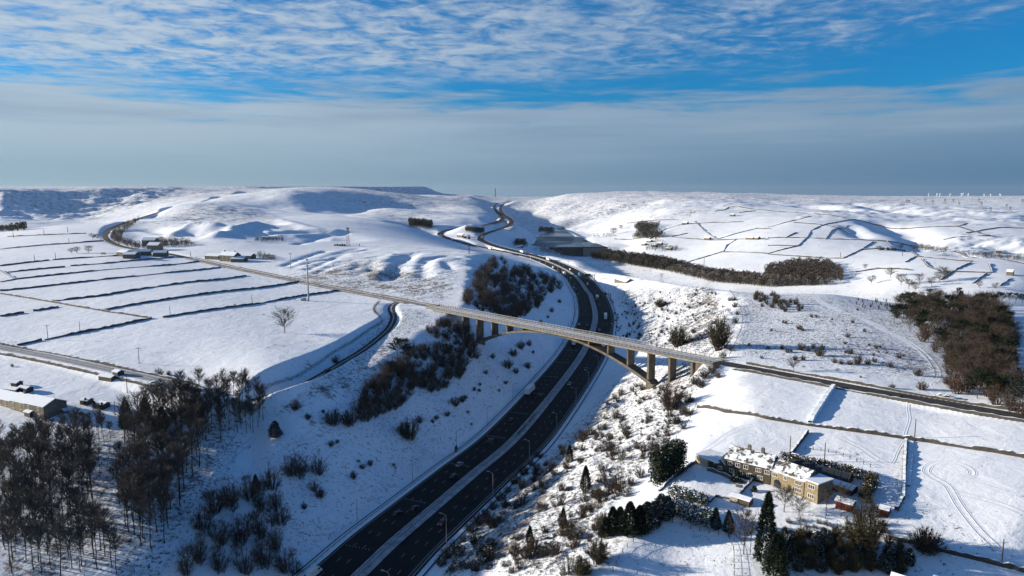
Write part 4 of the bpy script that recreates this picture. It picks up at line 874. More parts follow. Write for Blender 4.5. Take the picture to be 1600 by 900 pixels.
# ------------------------------------------------------------------ reservoir and dam
m, t, b = new_mat('water'); g = t.new('ShaderNodeNewGeometry')
ice = t.ss(t.noise(g.outputs['Position'], 0.004, 4, 0.6, 1.2), 0.42, 0.62)
t.put(b.inputs['Base Color'], t.mix(ice, (0.02, 0.035, 0.05), (0.05, 0.07, 0.09))); t.put(b.inputs['Roughness'], t.math('ADD', 0.2, t.math('MULTIPLY', ice, 0.4))); b.inputs['Specular IOR Level'].default_value = 0.25
wc = WATER[:-1, :2].mean(0); wpts = [(*(p[:2]+(p[:2]-wc)/np.linalg.norm(p[:2]-wc)*(22 if p[1] > 1800 else 0)), -25.0) for p in WATER[:-1]]
meta(obj('reservoir_water', mesh('reservoir_water', wpts, [tuple(range(len(wpts)))[::-1]], [MATS['water']])), 'dark half frozen reservoir below the moor', None, None, 'structure')
da = np.array(atz(858, 387.6, -24)); db = np.array(atz(953, 386.2, -24)); dv = db-da; dl = np.linalg.norm(dv)
dam = empty('dam', (*((da+db)/2), -24), math.atan2(dv[1], dv[0])); meta(dam, 'dark concrete dam with a pale sloping spillway at the reservoir', 'dam')
simple('dark_concrete', (0.06, 0.06, 0.06), 0.9, 0.1, 0.4, 0.05)
MB().box(-dl/2, dl/2, -1.5, 5, -.5, 1.2).build('crest_wall', MATS['dark_concrete'], dam)
def dam_face(x0, x1, y1, z1, mat, nm): MB().add([(x0,-1.5,-.5),(x1,-1.5,-.5),(x1,y1,z1),(x0,y1,z1),(x0,6,-.5),(x1,6,-.5),(x1,6,z1),(x0,6,z1)], [(0,3,2,1),(0,4,7,3),(1,2,6,5),(0,1,5,4)]).build(nm, MATS[mat], dam)
dam_face(-dl/2, dl*.03, -18, -24, 'dark_concrete', 'face'); dam_face(dl*.04, dl*.46, -19, -24, 'deck_concrete', 'spillway')
for k in range(7): MB().box(dl*(.06+.058*k), dl*(.06+.058*k)+1.6, -2.2, 2, -2, 2.6).build('spillway_pier', MATS['dark_concrete'], dam)
MB().box(dl*.02, dl*.045, -6, 4, -30, 2.2).build('wing_wall', MATS['dark_concrete'], dam)
# ------------------------------------------------------------------ dry stone walls
def gwall(lst, h, th, label, mat='dry_stone', step=None, gaps=0.0, cat='stone wall', group=None, cap=True, name='stone_wall', world=False, jit=.28):
    """a wall laid over the ground along surveyed points, uneven on top"""
    if world: P = np.array(lst, float)
    else: P = hit([q[0] for q in lst], [q[1] for q in lst])
    D = P[:, 1].mean(); step = step or float(np.clip(D/190., 1.2, 8.0)); P = resample(P, step); P[:, 2] = GZ(P[:, 0], P[:, 1])
    n = len(P); rr = np.random.default_rng(int(abs(P[0, 0]*7+P[0, 1]*3)) % 99991)
    P[:, :2] += rr.normal(size=(n, 2))*min(.12, .04*step)
    hh = h*(1-jit+2*jit*rr.random(n))*(1-.5*smooth(fbm(np.arange(n)*step/22., np.full(n, P[0, 1]), 3, 5), .15, .5))
    if gaps: hh = np.where(vnoise(np.arange(n)*step/9., np.zeros(n), int(P[0, 1]) % 50) > 1-gaps, .12, hh)
    o = P.mean(0); Q = P-o
    v, f = strip(Q, [-th*.6, -th*.42, th*.42, th*.6], [-.5*np.ones(n), hh, hh*(1-.1*rr.random(n)), -.5*np.ones(n)])
    ob = obj(name, mesh(name, v, f, [MATS[mat]]), None, tuple(o)); return meta(ob, label, cat, group, 'thing')
LW = [
 ([(0,389.5),(60,384),(110,380.5),(162,377)], 'faint field wall just below the moor road bend'), ([(12,370),(70,367.5),(135,365)], 'uppermost short field wall under the left skyline'),
 ([(0,416),(40,411),(77,407)], 'dark field wall at the left edge beside the roadside farm field'), ([(82,406.5),(140,402.5),(186,400)], 'field wall ending at the roadside farm buildings'),
 ([(12,426),(60,421),(102,417.5)], 'short field wall, first of the long parallel strips'), ([(110,416),(165,412),(220,406.5),(272,402)], 'field wall passing just below the roadside farm'),
 ([(0,441),(25,436.5),(125,426),(242,416),(245,415.8),(310,409)], 'second long parallel field wall below the farm'), ([(0,455),(60,449),(125,441.5),(227,430.5),(345,418)], 'third long parallel field wall below the farm'),
 ([(82,471),(160,462.5),(237,449.5),(330,438.5),(385,431)], 'fourth long parallel field wall reaching the snowy road'), ([(160,485.5),(250,470),(337,457.5),(400,451),(467,440.5)], 'fifth long parallel field wall reaching the snowy road'),
 ([(0,495),(37,489)], 'short stub of field wall at the left edge'), ([(52,486.5),(92,480)], 'short field wall meeting the broken crossing wall'),
 ([(255,496.5),(312,487.5),(400,475.5),(475,462),(530,454)], 'long drifted field wall passing in front of the tall mast'), ([(27,540.5),(66,532)], 'short end of field wall next to the walled road'),
 ([(70,531.5),(125,520.5),(180,510),(237,498)], 'dark field wall rising from the walled road with two poles beside it')]
for lst, lab in LW: gwall(lst, 1.25, .7, lab, 'snowed_stone')
gwall([(0,459),(50,467),(110,477.5),(162,486.5),(200,492),(236,497.5)], 1.1, .7, 'broken stony wall crossing the parallel field strips', 'dry_stone', gaps=.25)
gwall([(0,422.5),(24,436.5)], 1.1, .7, 'short broken crossing wall at the left edge', 'dry_stone', gaps=.25)
Wn = off_line(WROAD, 5.6); Wf = off_line(WROAD, -5.6)
gwall(Wf[3:], 1.2, .7, 'far side wall of the snowy road on the left', 'dry_stone', 2.0, world=True); gwall(Wn[3:-4], 1.1, .7, 'near side wall of the snowy road on the left', 'dry_stone', 2.0, .1, world=True)
for P, o_, lab in ((BROAD[2:sB0-4], 5.0, 'near side wall of the road leading to the bridge'), (BROAD[2:sB0], -5.0, 'far side wall of the road leading to the bridge'), (BROAD[sB1+2:], 5.4, 'near side wall of the dark road right of the bridge'), (BROAD[sB1+2:], -5.6, 'far side wall of the dark road right of the bridge')):
    gwall(off_line(P, o_), .95, .6, lab, 'dry_stone' if P[0, 0] > 0 else 'snowed_stone', 1.8, .08, world=True)
RW = [([(1200,396.5),(1247,384.5),(1262,370),(1267,360.5),(1280,354),(1330,342.5)], 'bold wall climbing the right hillside in a double bend'), ([(1200,329),(1237,331.5),(1300,336.5),(1330,342.5),(1375,352.5),(1445,355.5),(1495,354),(1512,349.5)], 'long moor edge wall across the right hillside'),
 ([(1200,355.5),(1232,346.5),(1282,337.5)], 'wall slanting up to the moor edge'), ([(1200,372.5),(1300,374),(1385,377.5),(1425,385)], 'level wall across the right hillside to the clough'), ([(1317,404),(1345,390.5),(1365,377.5)], 'short steep wall above the valley wood'),
 ([(1345,390.5),(1415,392.5),(1432,400),(1415,410)], 'wall curving round a small white field'), ([(1432,401),(1497,407.5),(1520,409)], 'wall running right below the hillside farm'), ([(1415,392.5),(1507,399.5),(1600,412.5)], 'long wall slanting to the right edge below the quarry'),
 ([(1470,437.5),(1495,420.5),(1517,411)], 'dark wall rising from the valley trees'), ([(1492,425),(1550,426.5)], 'level wall low on the right'), ([(1520,443),(1542,427.5)], 'short diagonal wall low on the right'), ([(1562,447),(1580,435)], 'lowest diagonal wall near the right edge'),
 ([(1474,375),(1550,369.5),(1495,354)], 'wall with a sharp corner above the quarry'), ([(1337,425.5),(1372,420),(1425,422.5)], 'faint wall through the rough valley pasture'), ([(1200,397.5),(1257,401.5)], 'short wall above the valley wood'),
 ([(960,373.5),(1092,374),(1200,374.3)], 'level wall behind the plantation clump'), ([(1070,411),(1127,394),(1200,396.5)], 'wall rising from the valley hamlet'), ([(1122,374),(1182,357),(1205,358)], 'diagonal wall beside the level wall'), ([(1050,369.5),(1075,364.5)], 'short wall right of the plantation clump'),
 ([(1060,352),(1110,348),(1162,346.5)], 'upper wall on the far white hillside'), ([(1117,330.5),(1147,322.5),(1200,329)], 'roof shaped wall on the moor edge'), ([(1155,332.5),(1180,329.5)], 'small connecting wall on the moor edge'), ([(1227,372),(1245,363.5)], 'tiny detached wall on the right hillside'),
 ([(1000,405),(1070,411)], 'wall beside the valley lane'), ([(1240,348),(1290,352),(1330,366)], 'broken wall under the moor edge')]
RW += [([(1130,394),(1135,384),(1150,374.5)], 'short wall between two level hillside walls'), ([(1015,374),(1040,358),(1060,352)], 'wall climbing right of the plantation clump'), ([(1200,384),(1245,384.5)], 'faint level wall left of the bold wall'), ([(1290,374),(1300,360),(1325,352)], 'wall rising to the moor edge wall'), ([(1385,377),(1400,391)], 'short wall down to the hillside farms'), ([(1510,364),(1560,356),(1600,357)], 'upper wall at the right edge above the quarry'), ([(1255,401.5),(1317,404)], 'wall along the top of the valley wood'), ([(1440,405),(1450,417),(1470,424)], 'zigzag wall below the hillside farms'), ([(1545,412),(1550,426)], 'short wall joining two fields low on the right'), ([(980,349),(1020,345),(1060,343)], 'faint wall above the plantation clump'), ([(1085,346),(1100,360),(1122,374)], 'wall down the far white hillside')]
for lst, lab in RW: gwall(lst, 1.7, 1.2, lab, 'dry_stone')
gwall([(1090,637),(1132,644),(1200,655),(1260,664.5),(1347,676),(1415,686),(1450,691),(1520,702),(1600,715)], 1.15, .7, 'long dark stone wall crossing the near right fields', 'dry_stone', 1.0, .06)
gwall([(1302,606),(1284,633),(1266,661)], 1.5, 1.6, 'snow drifted wall with a deep blue shadow between two fields', 'snow', 1.5, jit=.1)
gwall([(1262,676),(1250,692),(1236,711)], 1.2, .7, 'short wall running down to the farm hedge', 'snowed_stone', 1.2)
gwall([(1415,688),(1413,720),(1412,752),(1411,778),(1400,799)], 1.1, .9, 'snow topped wall running down the field right of the farmhouse', 'snowed_stone', 1.2)
gwall([(1424,690),(1421,720),(1418,760)], .5, 1.4, 'low snow drift beside the snow topped wall', 'snow', 1.5, jit=.15, cat='snow drift', name='snow_drift')
gwall([(1470,861),(1500,868),(1532,876),(1565,884),(1600,893)], 1.0, .7, 'dark stone wall in the lower right corner', 'dry_stone', 1.0)
gwall([(1390,842),(1430,850),(1470,860)], .9, .7, 'low wall beside the dome shaped bush', 'snowed_stone', 1.0)
# lane hedge
HB = hit([592,586,585,594,598,592,575,550,520,495,462,435,412], [473,480,487,497,502,508,518,536,553,571,591,600,607]); HB = resample(catmull(HB, 6), 1.5); HB[:, 2] = GZ(HB[:, 0], HB[:, 1])
rr = np.random.default_rng(5); ch = []
for p in HB:
    m = 60; Q = p+np.stack([rr.normal(size=m)*.55, rr.normal(size=m)*.55, rr.uniform(-.1, 1.3, m)], 1); ch.append((blades(Q, unit(rr.normal(size=(m, 3))+[0, 0, .8]), rr.uniform(.3, .8, m), .08, rr), 0))
meta(obj('hedge', tri_mesh('hedge', ch, [MATS['twig']])), 'low brown hedge bordering the big field above the lane', 'hedge')
# tracks pressed into the snow
def ruts(lst, gauge, label, w_=.32, name='tyre_tracks'):
    P = resample(catmull(hit([q[0] for q in lst], [q[1] for q in lst]), 8), 1.6); mb = MB()
    for o_ in ((-gauge/2, gauge/2) if gauge else (0,)):
        Q = off_line(P, o_); Q[:, 2] = GZ(Q[:, 0], Q[:, 1])
        v, f = strip(Q, [-w_*1.5, -w_*.9, -w_*.5, w_*.5, w_*.9, w_*1.5], [-.02, .07, .015, .015, .07, -.02]); mb.add(v, f)
    return meta(mb.build(name, MATS['snow'], smooth_=True), label, 'tracks', None, None)
ruts([(1563,860),(1530,828),(1500,790),(1482,760),(1462,748),(1448,738),(1452,728),(1468,722),(1495,724),(1515,732),(1520,741),(1508,746)], 1.7, 'looping tyre tracks in the snowy field at right')
ruts([(1487,768),(1530,778),(1570,790),(1600,803)], 1.7, 'tyre tracks curving off to the right edge')
ruts([(1312,684),(1345,700),(1375,720),(1410,732)], 1.7, 'tyre tracks running to the snow topped wall')
ruts([(1100,705),(1115,695),(1135,680),(1158,668),(1175,664)], 1.7, 'tyre tracks leaving the farm gate')
ruts([(1420,627),(1419,640),(1421,655),(1415,675),(1413,683)], 0, 'single footpath trodden up the field to the road', .4, 'footpath')
ruts([(1275,462),(1280,470),(1310,485),(1345,497),(1380,515),(1420,535),(1445,555),(1460,575),(1462,590),(1452,602),(1470,618)], 2.2, 'snowy track curving through the scrub to the road', .6)
ruts([(262,880),(280,850),(300,810),(318,770),(340,735),(370,705),(400,680)], 1.8, 'wheel ruts on the snowy track beside the plantation', .35)
ruts([(1412,690),(1403,705),(1398,718),(1394,724)], 0, 'short line of footprints near the snow topped wall', .35, 'footpath')
# ------------------------------------------------------------------ buildings
simple('sandstone', (0.27, 0.22, 0.14), 0.85, 0.15, 0.3, 1.4, 0, 0.2, (0.18, 0.145, 0.095)); simple('dark_sandstone', (0.085, 0.072, 0.056), 0.9, 0.15, 0.4, 0.9, 0, 0.2)
simple('grey_stone', (0.16, 0.14, 0.115), 0.9, 0.15, 0.35, 0.8); simple('cream_render', (0.42, 0.37, 0.28), 0.85, 0.15, 0.12, 0.5); simple('red_wood', (0.16, 0.045, 0.03), 0.8, 0.2, 0.3, 1.2)
simple('white_frame', (0.75, 0.75, 0.73), 0.5, 0.3); simple('slate', (0.035, 0.034, 0.036), 0.7, 0.3, 0.3, 1.5); simple('door_wood', (0.05, 0.04, 0.035), 0.7, 0.3)
m, t, b = new_mat('glass'); b.inputs['Base Color'].default_value = (0.02, 0.025, 0.03, 1); b.inputs['Roughness'].default_value = 0.08; b.inputs['Specular IOR Level'].default_value = 0.6
def roof_mat(name, amt):
    m, t, b = new_mat(name); tcn = t.new('ShaderNodeTexCoord'); P = tcn.outputs['Object']
    n = t.noise(P, 0.42, 5, 0.7); f = t.ss(n, .5-amt-.05, .5-amt+.05)
    t.put(b.inputs['Base Color'], t.mix(f, (0.05, 0.043, 0.036), (0.75, 0.81, 0.88))); b.inputs['Roughness'].default_value = .8
roof_mat('patchy_roof', .02); roof_mat('snowy_roof', .25)
def window(parent, x, y, z, w_, h, lights=2, side=-1):
    """white framed window with panes on a wall facing local -y"""
    mb = MB(); f = .09; yo = y+side*.05
    mb.box(x-w_/2, x+w_/2, yo-.03, yo+.06, z, z+f).box(x-w_/2, x+w_/2, yo-.03, yo+.06, z+h-f, z+h)
    for k in range(lights+1):
        xx = x-w_/2+(w_-f)*k/lights; mb.box(xx, xx+f, yo-.028, yo+.06, z+f, z+h-f)
    wn = mb.build('window', MATS['white_frame'], parent)
    for k in range(lights):
        x0 = x-w_/2+(w_-f)*k/lights+f; x1 = x-w_/2+(w_-f)*(k+1)/lights; MB().box(x0, x1, yo, yo+.04, z+f, z+h-f).build('pane', MATS['glass'], wn)
    MB().box(x-w_/2-.15, x+w_/2+.15, yo-.12, yo+.05, z-.16, z-.01).build('sill', MATS['sandstone'], wn)
def gable(root, x0, x1, y0, y1, eave, ridge, wall, roof, along_x=True, over=.3, base_=-1.5, chim=(), thick=.22):
    """walls with gables, two roof slopes with snow, chimneys"""
    if along_x:
        ym = (y0+y1)/2; v = [(x0,y0,base_),(x1,y0,base_),(x1,y1,base_),(x0,y1,base_),(x0,y0,eave),(x1,y0,eave),(x1,y1,eave),(x0,y1,eave),(x0,ym,ridge),(x1,ym,ridge)]
        MB().add(v, [(0,1,5,4),(1,2,6,9,5),(2,3,7,6),(3,0,4,8,7)]).build('wall', MATS[wall], root)
        k = (ridge-eave)/((y1-y0)/2)
        for sg, ye in ((-1, y0), (1, y1)):
            yo = ye+sg*over; zo = eave-over*k; q = [(x0-over,yo,zo+.02),(x1+over,yo,zo+.02),(x1+over,ym,ridge+.02),(x0-over,ym,ridge+.02)]
            q2 = [(a, b_, c+thick) for a, b_, c in q]; fs = [(0,1,2,3),(7,6,5,4),(0,4,5,1),(1,5,6,2),(2,6,7,3),(3,7,4,0)]
            if sg < 0: fs = [f[::-1] for f in fs]
            MB().add(q+q2, fs).build('roof', MATS[roof], root)
        for cx in chim:
            c = MB().box(cx-.45, cx+.45, ym-.4, ym+.4, ridge-.6, ridge+1.3).build('chimney', MATS['grey_stone'], root)
            for dx_ in (-.2, .2): MB().tube((cx+dx_, ym, ridge+1.3), (cx+dx_, ym, ridge+1.75), .12, .1, 6).build('chimney_pot', MATS['sandstone'], c)
    else:
        xm = (x0+x1)/2; v = [(x0,y0,base_),(x1,y0,base_),(x1,y1,base_),(x0,y1,base_),(x0,y0,eave),(x1,y0,eave),(x1,y1,eave),(x0,y1,eave),(xm,y0,ridge),(xm,y1,ridge)]
        MB().add(v, [(0,1,5,8,4),(1,2,6,5),(2,3,7,9,6),(3,0,4,7)]).build('wall', MATS[wall], root); k = (ridge-eave)/((x1-x0)/2)
        for sg, xe in ((-1, x0), (1, x1)):
            xo = xe+sg*over; zo = eave-over*k; q = [(xo,y0-over,zo+.02),(xo,y1+over,zo+.02),(xm,y1+over,ridge+.02),(xm,y0-over,ridge+.02)]
            q2 = [(a, b_, c+thick) for a, b_, c in q]; fs = [(0,1,2,3),(7,6,5,4),(0,4,5,1),(1,5,6,2),(2,6,7,3),(3,7,4,0)]
            if sg > 0: fs = [f[::-1] for f in fs]
            MB().add(q+q2, fs).build('roof', MATS[roof], root)
def placed(name, label, a, b_, cat='house', z=None, group=None):
    """Empty at the left front corner, x along the front seen from a to b (pixels)"""
    A, B = hit(a[0], a[1])[0], hit(b_[0], b_[1])[0]; zz = min(A[2], B[2]) if z is None else z
    r = empty(name, (A[0], A[1], zz), math.atan2(B[1]-A[1], B[0]-A[0])); meta(r, label, cat, group, 'thing'); return r, float(np.hypot(*(B-A)[:2]))
# near farmhouse: old dark range, pale range with projecting end
r, L = placed('farmhouse', 'old dark stone farmhouse with two chimneys and patchy snow on its roof', (1133,740), (1203,758))
gable(r, 0, L, 0, 7.5, 4.9, 7.6, 'dark_sandstone', 'patchy_roof', chim=(L*.42, L*.72))
for u_, z_, w_, li in [(.10,3.0,1.4,2),(.28,3.0,1.4,2),(.46,3.0,1.4,2),(.74,3.0,1.6,3),(.93,3.0,1.6,3),(.78,.9,1.6,3),(.55,.9,1.6,3),(.15,.9,1.4,2),(.35,.9,1.4,2)]: window(r, L*u_, 0, z_, w_, 1.15, li)
MB().box(L*.64-.5, L*.64+.5, -.08, .02, -.2, 2.0).build('door', MATS['door_wood'], r)
r, L2 = placed('farmhouse', 'pale sandstone house range with arched door, right of the dark farmhouse', (1204,758), (1257,778))
gable(r, .05, L2, 0, 7.0, 4.7, 6.9, 'sandstone', 'patchy_roof')
for u_, z_, w_, li in [(.12,3.0,1.9,3),(.42,3.0,1.0,2),(.80,3.0,1.9,3),(.78,.9,2.6,4)]: window(r, L2*u_, 0, z_, w_, 1.2, li)
MB().box(L2*.55-.45, L2*.55+.45, -.07, .02, -.2, 2.0).build('door', MATS['door_wood'], r)
ar = [(L2*.20+1.1*math.cos(a), 1.3+1.1*math.sin(a)) for a in np.linspace(0, math.pi, 13)]; ar = [(L2*.20+1.1, -.3)]+ar+[(L2*.20-1.1, -.3)]
n = len(ar); MB().add([(x, -.06, z) for x, z in ar]+[(x, .05, z) for x, z in ar], [tuple(range(n))]+[(i, i+n, (i+1) % n+n, (i+1) % n) for i in range(n)]).build('arched_door', MATS['glass'], r)
MB().tube((L2-.3, -.1, -.2), (L2-.3, -.1, 4.6), .06, .06, 6).build('downpipe', MATS['dark_steel'], r)
r, L3 = placed('farmhouse', 'two storey sandstone end block with snow topped flat parapet beside the pale range', (1258,778.5), (1272,784.5))
MB().box(0.05, L3+1.2, -.4, 6.0, -1.5, 5.4).build('wall', MATS['sandstone'], r); MB().box(-.15, L3+1.4, -.6, 6.2, 5.41, 5.7).build('roof', MATS['snowy_roof'], r)
for z_ in (3.5, .9): window(r, (L3+1.2)*.5, -.4, z_, 2.0, 1.2, 3)
# long low wing behind, dark solar roof
r, L4 = placed('outbuilding', 'low dark roofed wing behind the pale house', (1228,745), (1318,768), 'outbuilding')
gable(r, 0, L4, 2, 7, 2.4, 4.0, 'dark_sandstone', 'slate')
for k in range(8): MB().add([(L4*.05+k*1.9, 2.3, 2.95), (L4*.05+k*1.9+1.7, 2.3, 2.95), (L4*.05+k*1.9+1.7, 4.2, 4.12), (L4*.05+k*1.9, 4.2, 4.12)], [(0,1,2,3)]).build('solar_panel', MATS['glass'], r)
r, L5 = placed('outbuilding', 'small dark garden building with snow strip on its roof at the yard corner', (1288,762), (1330,776), 'outbuilding'); gable(r, 0, L5, 0, 3.5, 1.9, 2.5, 'slate', 'snowy_roof')
# left end: flat roofed garage and small gabled link
r, L6 = placed('garage', 'cream flat roofed garage at the left end of the farmhouse', (1086,724.5), (1105,731), 'garage')
MB().box(0, L6, 0, 7, -1, 2.7).build('wall', MATS['cream_render'], r); MB().box(-.25, L6+3.8, -.25, 7.3, 2.71, 3.1).build('roof', MATS['snow'], r); MB().box(L6+.01, L6+3.6, .9, 6.9, -1, 2.7).build('side_wall', MATS['dark_sandstone'], r)
r, L7 = placed('outbuilding', 'small snow roofed link between garage and dark farmhouse', (1117,735), (1133,739), 'outbuilding'); gable(r, 0, L7, 0, 5, 2.4, 4.0, 'dark_sandstone', 'snow', False)
window(r, L7*.5, 0, .8, 1.2, 1.0, 2)
# sheds, garden
r, L8 = placed('shed', 'red timber shed with snow on its roof right of the house', (1305,794), (1330,801), 'shed'); gable(r, 0, L8, 0, 3.2, 2.2, 2.7, 'red_wood', 'snow')
for k in range(10): MB().box(L8*k/10+.04, L8*(k+1)/10-.04, -.05, .01, -.2, 2.15).build('board', MATS['red_wood'], r)
r, L8 = placed('shed', 'second red shed half hidden behind the big brown tree', (1374,806), (1387,809), 'shed'); gable(r, 0, L8, 0, 3, 2.0, 2.4, 'red_wood', 'snow')
for (a, b_, lab) in [((1141,784), (1152,787), 'small pale garden shed left of the brown one'), ((1154,788), (1170,793), 'brown garden shed with snowy roof by the lower hedge')]:
    r, L9 = placed('shed', lab, a, b_, 'shed'); gable(r, 0, L9, 0, 2.4, 1.8, 2.2, 'cream_render' if 'pale' in lab else 'wood', 'snow')
for lst, h, lab in [([(1105,735),(1125,741),(1145,750),(1170,757)], 1.1, 'low terrace wall in front of the dark farmhouse'), ([(1108,786),(1118,776),(1140,780)], 1.0, 'dark corner wall of the sunken garden bed'), ([(1152,778),(1165,762),(1178,750)], 1.0, 'snow topped garden wall running to the house'),
                    ([(1030,768),(1060,742),(1085,725)], 1.1, 'wall along the drive left of the garden'), ([(1160,762),(1150,760)], .8, 'short garden step wall'), ([(1205,835),(1225,832),(1290,838),(1330,832)], .9, 'curved retaining wall below the garden')]:
    gwall(lst, h, .5, lab, 'snowed_stone', .8)
r, L = placed('summer_house', 'little snow roofed summer house behind the dark wing', (1236,722), (1244,724), 'shed'); gable(r, 0, L, 0, 2, 1.9, 2.4, 'dark_sandstone', 'snow')
# house at the bottom edge: only its snowy roof and chimney show
q = np.array(atz(1376, 893, 29.5)); q2 = np.array(atz(1455, 918, 29.5)); g0 = float(GZ(*q))
r = empty('house', (q[0], q[1]-3.2, g0), math.atan2(q2[1]-q[1], q2[0]-q[0])); meta(r, 'house at the bottom edge showing its snowy roof and stone chimney', 'house', None, 'thing')
ll = float(np.hypot(*(q2-q))); gable(r, 0, ll, 0, 7, 29.5-g0-2.6, 29.5-g0, 'sandstone', 'snowy_roof')
MB().box(ll*.78, ll*.78+2.0, 3.0, 4.2, 29.5-g0-1, 29.5-g0+1.7).build('chimney', MATS['sandstone'], r); MB().box(ll*.78-.1, ll*.78+2.1, 2.9, 4.3, 29.5-g0+1.71, 29.5-g0+2.0).build('chimney_cap', MATS['snow'], r)
for u_ in (.2, .5, .8): window(r, ll*u_, 0, 2.6, 1.3, 1.2, 2)
# terrace at left
a0, a1, a2 = hit(-40,622)[0], hit(72,656)[0], hit(97,648)[0]
r = empty('terrace_house', (a0[0], a0[1], a1[2]), math.atan2(a1[1]-a0[1], a1[0]-a0[0])); meta(r, 'long sandstone terrace with snowy roof at the left edge', 'house', None, 'thing')
L = float(np.hypot(*(a1-a0)[:2])); gable(r, 0, L*.52, 0, 8.0, 4.4, 6.3, 'sandstone', 'snow'); gable(r, L*.53, L*.74, -.3, 8.0, 4.9, 6.8, 'sandstone', 'snow', chim=(L*.6,)); gable(r, L*.745, L, -.6, 8.2, 5.2, 7.2, 'grey_stone', 'snow')
for u_, z_ in [(.30,.9),(.38,.9),(.46,.9),(.30,2.9),(.38,2.9),(.46,2.9),(.58,.9),(.68,.9),(.58,3.2),(.68,3.2),(.80,.9),(.93,.9),(.80,3.4),(.93,3.4)]: window(r, L*u_, 0 if u_ < .5 else -.3 if u_ < .74 else -.6, z_, 1.3, 1.1, 2)
def gable_box(lst, cat='shed', wall='wood', roof='snow', dep=3.0, eave=2.0, ridge=2.6, name='shed', group=None):
    for a, b_, lab in lst:
        r, L = placed(name, lab, a, b_, cat, None, group); gable(r, 0, L, 0, dep, eave, ridge, wall, roof)
gable_box([((38,650),(47,653),'small lean-to with snowy roof in front of the terrace'),((154,594),(174,597),'dark shed beside the walled road on the left'),((176,587),(184,589),'tiny shed up against the walled road'),((125,632),(137,634),'small square shed in the shaded yards'),((152,637),(162,640),'snow roofed shed next to the dark conifers'),((17,605),(26,606),'dark cabin in the field behind the terrace'),((5,614),(25,617),'low dark shed behind the terrace'),((28,613),(42,615),'second low dark shed behind the terrace'),((277,608),(286,610),'grey cabin at the end of the walled road')])
# roadside farms
gable_box([((182,400),(195,401.5),'leftmost small barn of the roadside farm')], 'barn', 'grey_stone', 'snow', 10, 4.5, 6.5, 'barn')
gable_box([((192,404),(211,404.5),'front low barn of the roadside farm'),((204,399),(235,399.5),'long snow roofed barn of the roadside farm'),((239,401),(260,401.5),'right hand barn of the roadside farm by the road')], 'barn', 'grey_stone', 'snow', 11, 4.5, 6.5, 'barn')
gable_box([((230,392),(247,392.5),'tall farmhouse behind the roadside barns'),((222,384),(242,383.5),'uppermost house of the roadside farm under the trees')], 'house', 'sandstone', 'snow', 9, 6.5, 9.5, 'farmhouse')
r, L = placed('farmhouse', 'second roadside farmhouse with stone walls and two chimneys', (343,408), (366,409.5)); gable(r, 0, L, 0, 9, 6.2, 9.4, 'grey_stone', 'snow', chim=(L*.15, L*.85))
for u_ in (.25, .5, .75): window(r, L*u_, 0, 1.0, 1.4, 1.4, 2); window(r, L*u_, 0, 3.8, 1.4, 1.4, 2)
gable_box([((320,405),(341,406),'long low barn left of the second farmhouse'),((361,410),(381,410),'snow roofed barn in front of the second farmhouse'),((377,405),(392,405.5),'dark barn right of the second farmhouse')], 'barn', 'grey_stone', 'snow', 9, 3.6, 5.6, 'barn')
# farm between the carriageways, reservoir keeper, hamlets, hillside farms
gable_box([((714,370.5),(722,371),'white roofed farmhouse standing between the motorway carriageways'),((724,372.5),(729,372.8),'barn of the farm between the carriageways'),((731,373.5),(735,373.7),'small outbuilding of the farm between the carriageways'),((806,386.5),(818,387.5),'snow roofed house on the near shore of the reservoir'),((960,442),(978,443),'white roofed house on the crest behind the motorway')], 'house', 'grey_stone', 'snow', 9, 5, 8, 'farmhouse')
gable_box([((1002,384),(1007,384),'leftmost cottage of the valley hamlet'),((1010,379),(1016,379),'upper cottage of the valley hamlet'),((1018,386),(1024,386),'middle cottage of the valley hamlet'),((1027,383),(1033,383),'right hand cottage of the valley hamlet'),((1040,391),(1048,391),'lower house of the valley hamlet'),
           ((1065,350.5),(1073,350.5),'lonely farm high on the far hillside'),((1165,374.5),(1176,374.5),'farmhouse on the level hillside wall'),((1178,374.8),(1184,374.8),'barn beside the farmhouse on the level wall'),((1100,375),(1108,375),'small house on the level hillside wall'),((1140,338),(1147,338),'farm just under the moor edge'),
           ((1374,391),(1382,391),'farm at the left of the hillside farm row'),((1392,391.5),(1400,391.5),'farm in the middle of the hillside row'),((1556,396),(1566,396.5),'red walled house in the right quarry'),((1572,430),(1582,431),'house among trees near the right edge'),((1120,424),(1128,424.5),'left cottage in the valley village'),((1134,426),(1142,426.5),'second cottage in the valley village'),((1150,428),(1158,428.5),'third cottage in the valley village'),((1166,429),(1176,429.5),'long house at the end of the valley village')], 'house', 'grey_stone', 'snow', 8, 5, 7.6, 'cottage')

